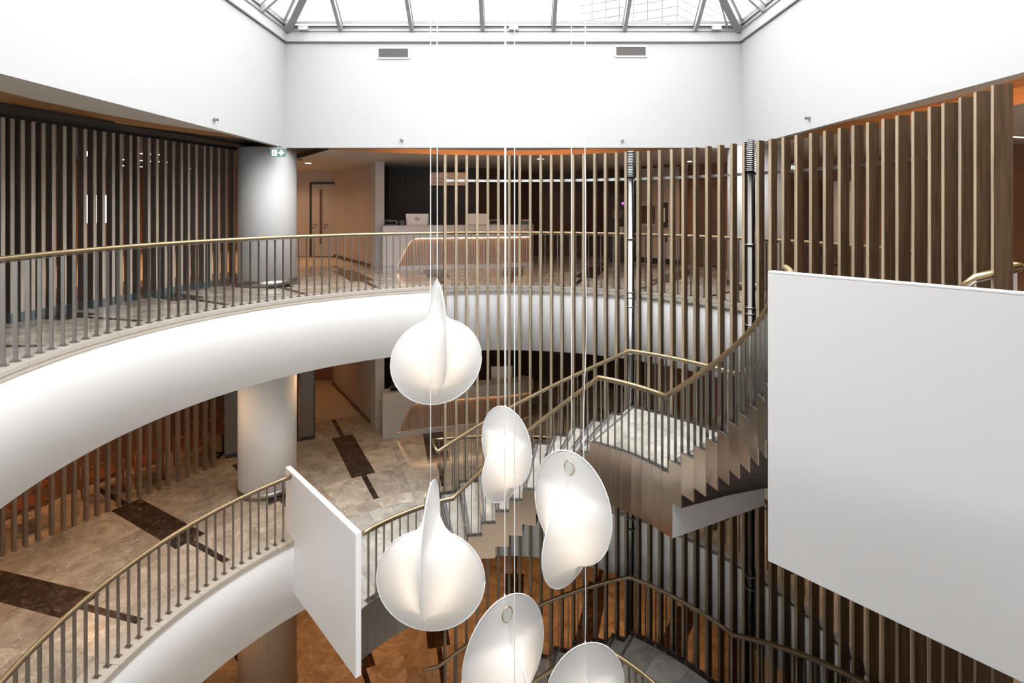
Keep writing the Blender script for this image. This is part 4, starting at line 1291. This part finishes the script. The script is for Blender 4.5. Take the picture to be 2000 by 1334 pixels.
# ------------------------------------------------------------------ pendants
def lamp_mesh():
    aA, hA, zA = 0.505, 0.47, -0.08
    bB, hB, zB = 0.48, 0.575, 0.225
    upper = [(0.27, None), (0.34, 0.235), (0.40, 0.125), (0.50, 0.066), (0.62, 0.036), (0.74, 0.018), (0.80, 0.006)]
    def ell(z, c, h, w):
        u = (z-c)/h
        return w*sqrt(max(0, 1-u*u))
    def interp(tab, z):
        for (z0, v0), (z1, v1) in zip(tab, tab[1:]):
            if z0 <= z <= z1:
                u = (z-z0)/(z1-z0); u = u*u*(3-2*u)*0.4+u*0.6
                return v0+(v1-v0)*u
        return tab[-1][1]
    up = [(0.30, 0.26), (0.36, 0.165), (0.41, 0.105), (0.50, 0.066), (0.62, 0.036), (0.74, 0.018), (0.80, 0.006)]
    lowz = [(-0.55, 0.004), (-0.50, 0.018), (-0.42, 0.045), (-0.36, 0.075), (-0.30, 0.14), (-0.26, 0.20), (-0.20, 0.26)]
    def fa(z): return max(ell(z, zA, hA, aA), interp(up, z) if z > 0.30 else 0)
    def fb(z): return max(ell(z, zB, hB, bB), interp(lowz, z) if z < -0.20 else 0)
    m = MB(); nz, nq = 72, 12
    v = []
    for i in range(nz+1):
        u = i/nz; z = 0.125-0.675*cos(pi*u)
        z = max(-0.5499, min(0.7995, z))
        a, b = max(0.004, fa(z)), max(0.004, fb(z))
        for q in range(4):
            for k in range(nq):
                t = (k/nq)*pi/2
                p = 2/0.72
                c, s = cos(t)**p, sin(t)**p
                x, y = ((c, s), (-s, c), (-c, -s), (s, -c))[q]
                v.append((x*a, y*b, z))
    N = 4*nq
    f = [(i*N+k, i*N+(k+1) % N, (i+1)*N+(k+1) % N, (i+1)*N+k) for i in range(nz) for k in range(N)]
    f += [tuple(range(N))[::-1], tuple(nz*N+k for k in range(N))]
    m.add(v, f, 0, True)
    return m, fa, fb
LM, FA_, FB_ = lamp_mesh()
LAMP = {}
def pendant(px, ytop, Y, rz, s, lab, ring, cord_dx=0.0, wav=0.0):
    X = pxx(px, Y); ztop = pzz(ytop, Y)
    zc = ztop-0.80*s
    t = thing('pendant_lamp', lab, 'lamp', (X, Y, zc), radians(rz), group='cocoon pendants hanging in the void')
    t.scale = (s, s, s)
    if not LAMP:
        LAMP['m'] = LM.build('cocoon_shade', 'membrane', t)
        me = LAMP['m'].data
        # keep the two hoop lines crisp
        nq = 12; N = 48
        sharp = set()
        for e in me.edges:
            a, b = e.vertices
            if (a % N) % nq == 0 and (b % N) % nq == 0 and abs(a-b) == N: e.use_edge_sharp = True
        m = MB(); pts = []
        for i in range(41):
            a = 2*pi*i/40; pts.append((0.507*cos(a), 0, -0.08+0.472*sin(a)))
        m.tube(pts, 0.0055, 6)
        pts = [(0, 0.482*cos(2*pi*i/40), 0.225+0.577*sin(2*pi*i/40)) for i in range(41)]
        m.tube(pts, 0.0055, 6); LAMP['h'] = m.build('wire_hoops', 'cord_white', t)
        m = MB()
        n = 10; v = []; f = []
        for i in range(n+1):
            for k in range(14):
                th, ph = pi*i/n, 2*pi*k/14
                v.append((0.07*sin(th)*cos(ph), 0.07*sin(th)*sin(ph), -0.02+0.07*cos(th)))
        for i in range(n):
            for k in range(14): f.append((i*14+k, (i+1)*14+k, (i+1)*14+(k+1) % 14, i*14+(k+1) % 14))
        m.add(v, f, 0, True); LAMP['b'] = m.build('bulb', 'bulb_glow', t)
        m = MB(); m.cyl((0, 0), 0.012, 0.775, 0.83, 10, 0, 0.006); LAMP['c'] = m.build('cap', 'cord_white', t)
    else:
        for k, nm in (('m', 'cocoon_shade'), ('h', 'wire_hoops'), ('b', 'bulb'), ('c', 'cap')): inst(LAMP[k], t, name=nm)
    # cord up to the skylight
    zr = (min(zroof(X, Y)-0.15, 9.2)-zc)/s
    pts = []
    ph = random.uniform(0, 6)
    for i in range(50):
        u = i/49; z = 0.82+(zr-0.82)*u
        w = wav*(sin(u*19+ph)*0.5+sin(u*41+ph*2)*0.25)*(1-u)**1.5*min(1, u*12)/s
        pts.append((w, 0.3*w, z))
    m = MB(); m.tube(pts, 0.0045/s, 6); m.build('cord', 'cord_white', t)
    if ring:
        m = MB(); n = 24
        # oval brass grommet on the side of the upper hoop
        z0, sgn = 0.655, ring
        y0 = 0.0
        off = FA_(0.655)+0.012
        pts = [(sgn*off, 0.058*cos(2*pi*i/n), z0+0.072*sin(2*pi*i/n)) for i in range(n+1)]
        m.tube(pts, 0.006, 6, caps=False); gr = m.build('brass_ring', 'brass', t)
        m = MB(); v = [(sgn*(off+0.001), 0.053*cos(2*pi*i/n), z0+0.067*sin(2*pi*i/n)) for i in range(n)]
        m.add(v, [tuple(range(n)) if sgn > 0 else tuple(range(n))[::-1]]); m.build('port_cover', 'membrane', gr)
    ld = bpy.data.lights.new('bulb_light', 'POINT'); ld.energy = P_LAMP; ld.color = (1.0, 0.86, 0.72); ld.shadow_soft_size = 0.075
    lo = bpy.data.objects.new('bulb_light', ld); COL.objects.link(lo); lo.parent = t; lo.location = (0, 0, -0.02)
    return t
pendant(854, 550, 5.6, 20, 0.945, 'white cocoon pendant hanging highest, nearest the top floor edge', 0)
pendant(841, 948, 5.0, -2, 1.0, 'largest drop-shaped white cocoon pendant, right of the left white panel', -1)
pendant(988, 795, 7.3, 50, 0.93, 'smallest white cocoon pendant in front of the upper stair flight', 0)
pendant(1116, 883, 5.6, 50, 1.0, 'white cocoon pendant with brass ring before the stair landing', -1)
pendant(986, 1166, 5.4, 125, 1.02, 'white cocoon pendant with brass ring at bottom centre', -1)
pendant(1143, 1257, 6.0, -74, 1.0, 'cropped white cocoon pendant at bottom, right of the others', 0, wav=0.06)
# bare cord of a pendant hanging below the frame
t = pendant(1005, 1500, 4.9, 30, 1.0, 'white cocoon pendant hanging below the frame, only its cord in view', 0)

# ------------------------------------------------------------------ chairs behind the middle floor slats
def chair():
    t = thing('wooden_armchair', '', 'chair', group='wooden armchairs behind the middle floor slats')
    m = MB(); m.box(-0.26, 0.26, -0.24, 0.24, 0.43, 0.475)
    for i, (x, y, z) in enumerate(m.v):
        if y > 0: m.v[i] = (x*0.9, y, z-0.01)
    m.build('seat', 'leather_tan', t)
    m = MB(); m.box(-0.27, 0.27, -0.25, -0.22, 0.38, 0.43); m.box(-0.27, 0.27, 0.22, 0.25, 0.38, 0.43); m.box(-0.27, -0.24, -0.22, 0.22, 0.38, 0.43); m.box(0.24, 0.27, -0.22, 0.22, 0.38, 0.43)
    m.build('seat_frame', 'walnut', t)
    for sx in (-1, 1):
        m = MB(); m.tube([(sx*0.25, -0.23, 0), (sx*0.265, -0.235, 0.4), (sx*0.28, -0.22, 0.66)], [0.014, 0.022, 0.016], 8); m.build('leg', 'walnut', t)
        m = MB(); m.tube([(sx*0.25, 0.27, 0), (sx*0.245, 0.235, 0.4), (sx*0.25, 0.25, 0.68)], [0.014, 0.022, 0.016], 8); m.build('leg', 'walnut', t)
    m = MB(); n = 22; v = []
    for i in range(n+1):
        a = pi*(-0.06)+pi*1.12*i/n
        x, y = 0.30*cos(a), -0.05+0.36*sin(a) if sin(a) > 0 else -0.05+0.6*sin(a)
        u = sin(pi*i/n)
        w, th = 0.022+0.04*u**3, 0.024-0.006*u
        z = 0.675+0.06*u
        d = Vector((cos(a), sin(a), 0))
        for (o, hh) in ((-th, -w), (th, -w), (th, w), (-th, w)):
            v.append((x+d.x*o*0.6, y+d.y*o*0.6, z+hh*0.8))
    f = [(4*i+k, 4*i+(k+1) % 4, 4*i+4+(k+1) % 4, 4*i+4+k) for i in range(n) for k in range(4)]+[(0, 1, 2, 3), tuple(4*n+k for k in (3, 2, 1, 0))]
    m.add(v, f); m.build('backrest', 'walnut', t)
    return t
ch0 = chair()
spots = [(-8.95, 9.85, 0, 'wooden armchair with tan leather seat, leftmost behind the slats'), (-8.42, 10.95, 0.15, 'wooden armchair behind slats, second from the left'), (-7.95, 11.55, -0.2, 'wooden armchair behind slats, just right of the dark floor inlay end'),
         (-7.45, 12.35, 0.1, 'wooden armchair behind slats, fourth from the left'), (-7.62, 13.20, 0.3, 'wooden armchair deepest behind the slats, near grey panels')]
LD1 = atan2(LQ1[1]-LP1[1], LQ1[0]-LP1[0])
for i, (x, y, r, lab) in enumerate(spots):
    o = ch0 if i == 0 else copy_tree(ch0)
    o.location = (x, y, Z1); o.rotation_euler = (0, 0, LD1+pi+r); o['label'] = lab
t = thing('side_table', 'small round tan table on black cross foot behind slats', 'table', (-6.98, 12.80, Z1))
m = MB(); m.cyl((0, 0), 0.26, 0.55, 0.58, 24); m.build('table_top', 'leather_tan', t)
m = MB(); m.cyl((0, 0), 0.022, 0.02, 0.55, 10); m.build('stem', 'charcoal', t)
m = MB(); m.cbox((0, 0, 0.012), 0.44, 0.05, 0.024); m.cbox((0, 0, 0.012), 0.05, 0.44, 0.024); m.build('cross_foot', 'charcoal', t)

# ------------------------------------------------------------------ things glimpsed on the top floor
Yw = 14.0
t = thing('wall_display', 'bright white display panel glimpsed between the left slats', 'screen', (pxx(160, Yw), Yw, pzz(436, Yw)), 0.5)
w, h = pxx(222, Yw)-pxx(160, Yw), pzz(381, Yw)-pzz(436, Yw)
m = MB(); m.box(0, w, 0, 0.03, 0, h); m.build('screen_face', 'display_white', t)
m = MB(); m.box(-0.02, w+0.02, 0.03, 0.06, -0.02, h+0.02); m.build('screen_frame', 'charcoal', t)
m = MB(); m.tube([(w/2, 0.05, 0), (w/2, 0.05, -pzz(436, Yw))], 0.025, 8); m.build('screen_stand', 'charcoal', t)
t = thing('coffee_machine', 'tall black vending machine with purple light behind the fins', 'machine', (3.02, 15.7, 0), -0.5)
m = MB(); m.box(-0.32, 0.32, 0, 0.6, 0.12, 2.0); m.build('cabinet', 'charcoal', t)
m = MB(); m.box(-0.2, 0.1, -0.01, 0, 1.3, 1.55); m.build('dispense_panel', 'vent_grey', t)
m = MB(); m.cyl((0.1, -0.005), 0.03, 1.7, 1.76, 10); m.build('indicator', 'purple_led', t)
m = MB(); m.box(-0.3, 0.3, 0.02, 0.58, 0, 0.12); m.build('plinth', 'box_dark', t)
m = MB(); m.box(-0.12, 0.12, -0.012, 0, 0.85, 1.05); m.build('notice', 'desk_white', t)
t = thing('tea_cabinet', 'taupe built-in cabinet with niche of hanging cups behind fins', 'cabinet', (3.55, 15.95, 0), -0.72)
m = MB(); m.box(0, 1.35, 0, 0.05, 0.15, 2.75); m.build('front_panel', 'taupe_wall', t)
m = MB(); m.box(0, 1.35, 0.02, 0.04, 0, 0.15); m.build('plinth', 'charcoal', t)
m = MB(); m.box(0.12, 0.62, -0.02, 0.0, 1.12, 1.68); m.build('niche_back', 'deep_brown_wall', t)
m = MB(); m.box(0.10, 0.64, -0.10, 0.0, 1.06, 1.14); m.build('niche_shelf', 'desk_white', t)
m = MB(); m.box(0.10, 0.64, -0.10, 0.0, 1.66, 1.76); m.build('niche_head', 'desk_white', t)
m = MB(); m.box(0.78, 1.02, -0.06, 0.0, 1.05, 1.75); m.build('dispenser', 'charcoal', t)
m = MB(); m.box(0.90, 0.96, -0.075, -0.06, 1.2, 1.6); m.build('dispenser_tube', 'monitor_silver', t)
m = MB(); m.box(0.80, 1.0, -0.01, 0.0, 0.62, 0.82); m.build('socket_plate', 'charcoal', t)
# brown doors along the right wall
for i, (x, y, rz, lab) in enumerate(((5.0, 15.1, -0.84, 'brown flush door behind fins beside tea cabinet'), (6.6, 13.5, -0.58, 'brown flush door behind fins further right'))):
    t = thing('door_%d' % (i+2), lab, 'door', (x, y, 0), rz, kind='structure')
    m = MB(); m.box(0, 0.95, -0.03, 0.0, 0.01, 2.3); d_ = m.build('door_leaf', 'deep_brown_wall', t)
    m = MB(); m.box(-0.06, 0, -0.05, 0, 0, 2.36); m.box(0.95, 1.01, -0.05, 0, 0, 2.36); m.box(0, 0.95, -0.05, 0, 2.3, 2.36); m.build('door_frame', 'brown_wall', t)
    m = MB(); m.tube([(0.1, -0.03, 1.05), (0.1, -0.08, 1.05), (0.22, -0.08, 1.05)], 0.011, 8); m.build('handle', 'charcoal', d_)
# pale panel boards and strip lights in the office area on the right
for i, (x, y, rz, w, lab) in enumerate(((7.0, 12.2, -0.7, 0.7, 'pale board standing behind fins, left of office chair'), (8.2, 10.4, -1.0, 0.9, 'pale board standing behind fins, right of office chair'))):
    t = thing('partition_board', lab, 'partition', (x, y, 0), rz, group='partition boards on the right')
    m = MB(); m.box(0, w, 0, 0.04, 0.75, 2.2); m.build('board', 'desk_white', t)
    m = MB(); m.box(0.02, 0.06, 0, 0.04, 0, 0.75); m.box(w-0.06, w-0.02, 0, 0.04, 0, 0.75); m.build('board_leg', 'charcoal', t)
t = thing('office_chair', 'black and white office chair glimpsed between right fins', 'chair', (6.3, 10.9, 0), 0.6)
m = MB(); m.box(-0.24, 0.24, -0.24, 0.22, 0.44, 0.50); m.build('seat', 'charcoal', t)
m = MB(); m.add([(-0.22, 0.20, 0.58), (0.22, 0.20, 0.58), (0.20, 0.28, 1.08), (-0.20, 0.28, 1.08), (-0.22, 0.25, 0.58), (0.22, 0.25, 0.58), (0.20, 0.32, 1.08), (-0.20, 0.32, 1.08)],
                [(0, 1, 2, 3), (7, 6, 5, 4), (0, 4, 5, 1), (1, 5, 6, 2), (2, 6, 7, 3), (3, 7, 4, 0)]); m.build('backrest', 'charcoal', t)
m = MB(); m.tube([(0, 0.22, 0.45), (0, 0.30, 0.62)], 0.02, 8); m.build('back_arm', 'monitor_silver', t)
m = MB(); m.cyl((0, 0), 0.025, 0.08, 0.44, 10)
for k in range(5): m.tube([(0, 0, 0.1), (0.28*cos(k*1.257), 0.28*sin(k*1.257), 0.05)], 0.018, 6)
m.build('star_base', 'monitor_silver', t)
for k in range(5):
    m = MB(); m.cyl((0.28*cos(k*1.257), 0.28*sin(k*1.257)), 0.028, 0, 0.05, 8); m.build('castor', 'charcoal', t)
for i, (px, py) in enumerate(((1585, 329), (1601, 327), (1630, 325), (1630, 334), (1658, 323), (1690, 320), (1985, 264))):
    Y = (ZC2-EYE)*FPX/(HOR-py); Y = min(Y, 17); X = pxx(px, Y)
    t = thing('strip_light', 'thin warm ceiling strip light seen through right fins, %s' % ('leftmost', 'second from the left', 'third from the left, upper', 'third from the left, lower', 'fourth from the left', 'fifth from the left', 'at the right picture edge')[i], 'light', (X, Y, ZC2), 0.25, group='strip lights in the right-hand ceiling')
    m = MB(); m.box(-0.6, 0.6, -0.025, 0.025, -0.03, 0); m.build('housing', 'alu_light', t)
    m = MB(); m.box(-0.58, 0.58, -0.02, 0.02, -0.036, -0.03); m.build('diffuser', 'led_strip_white', t)
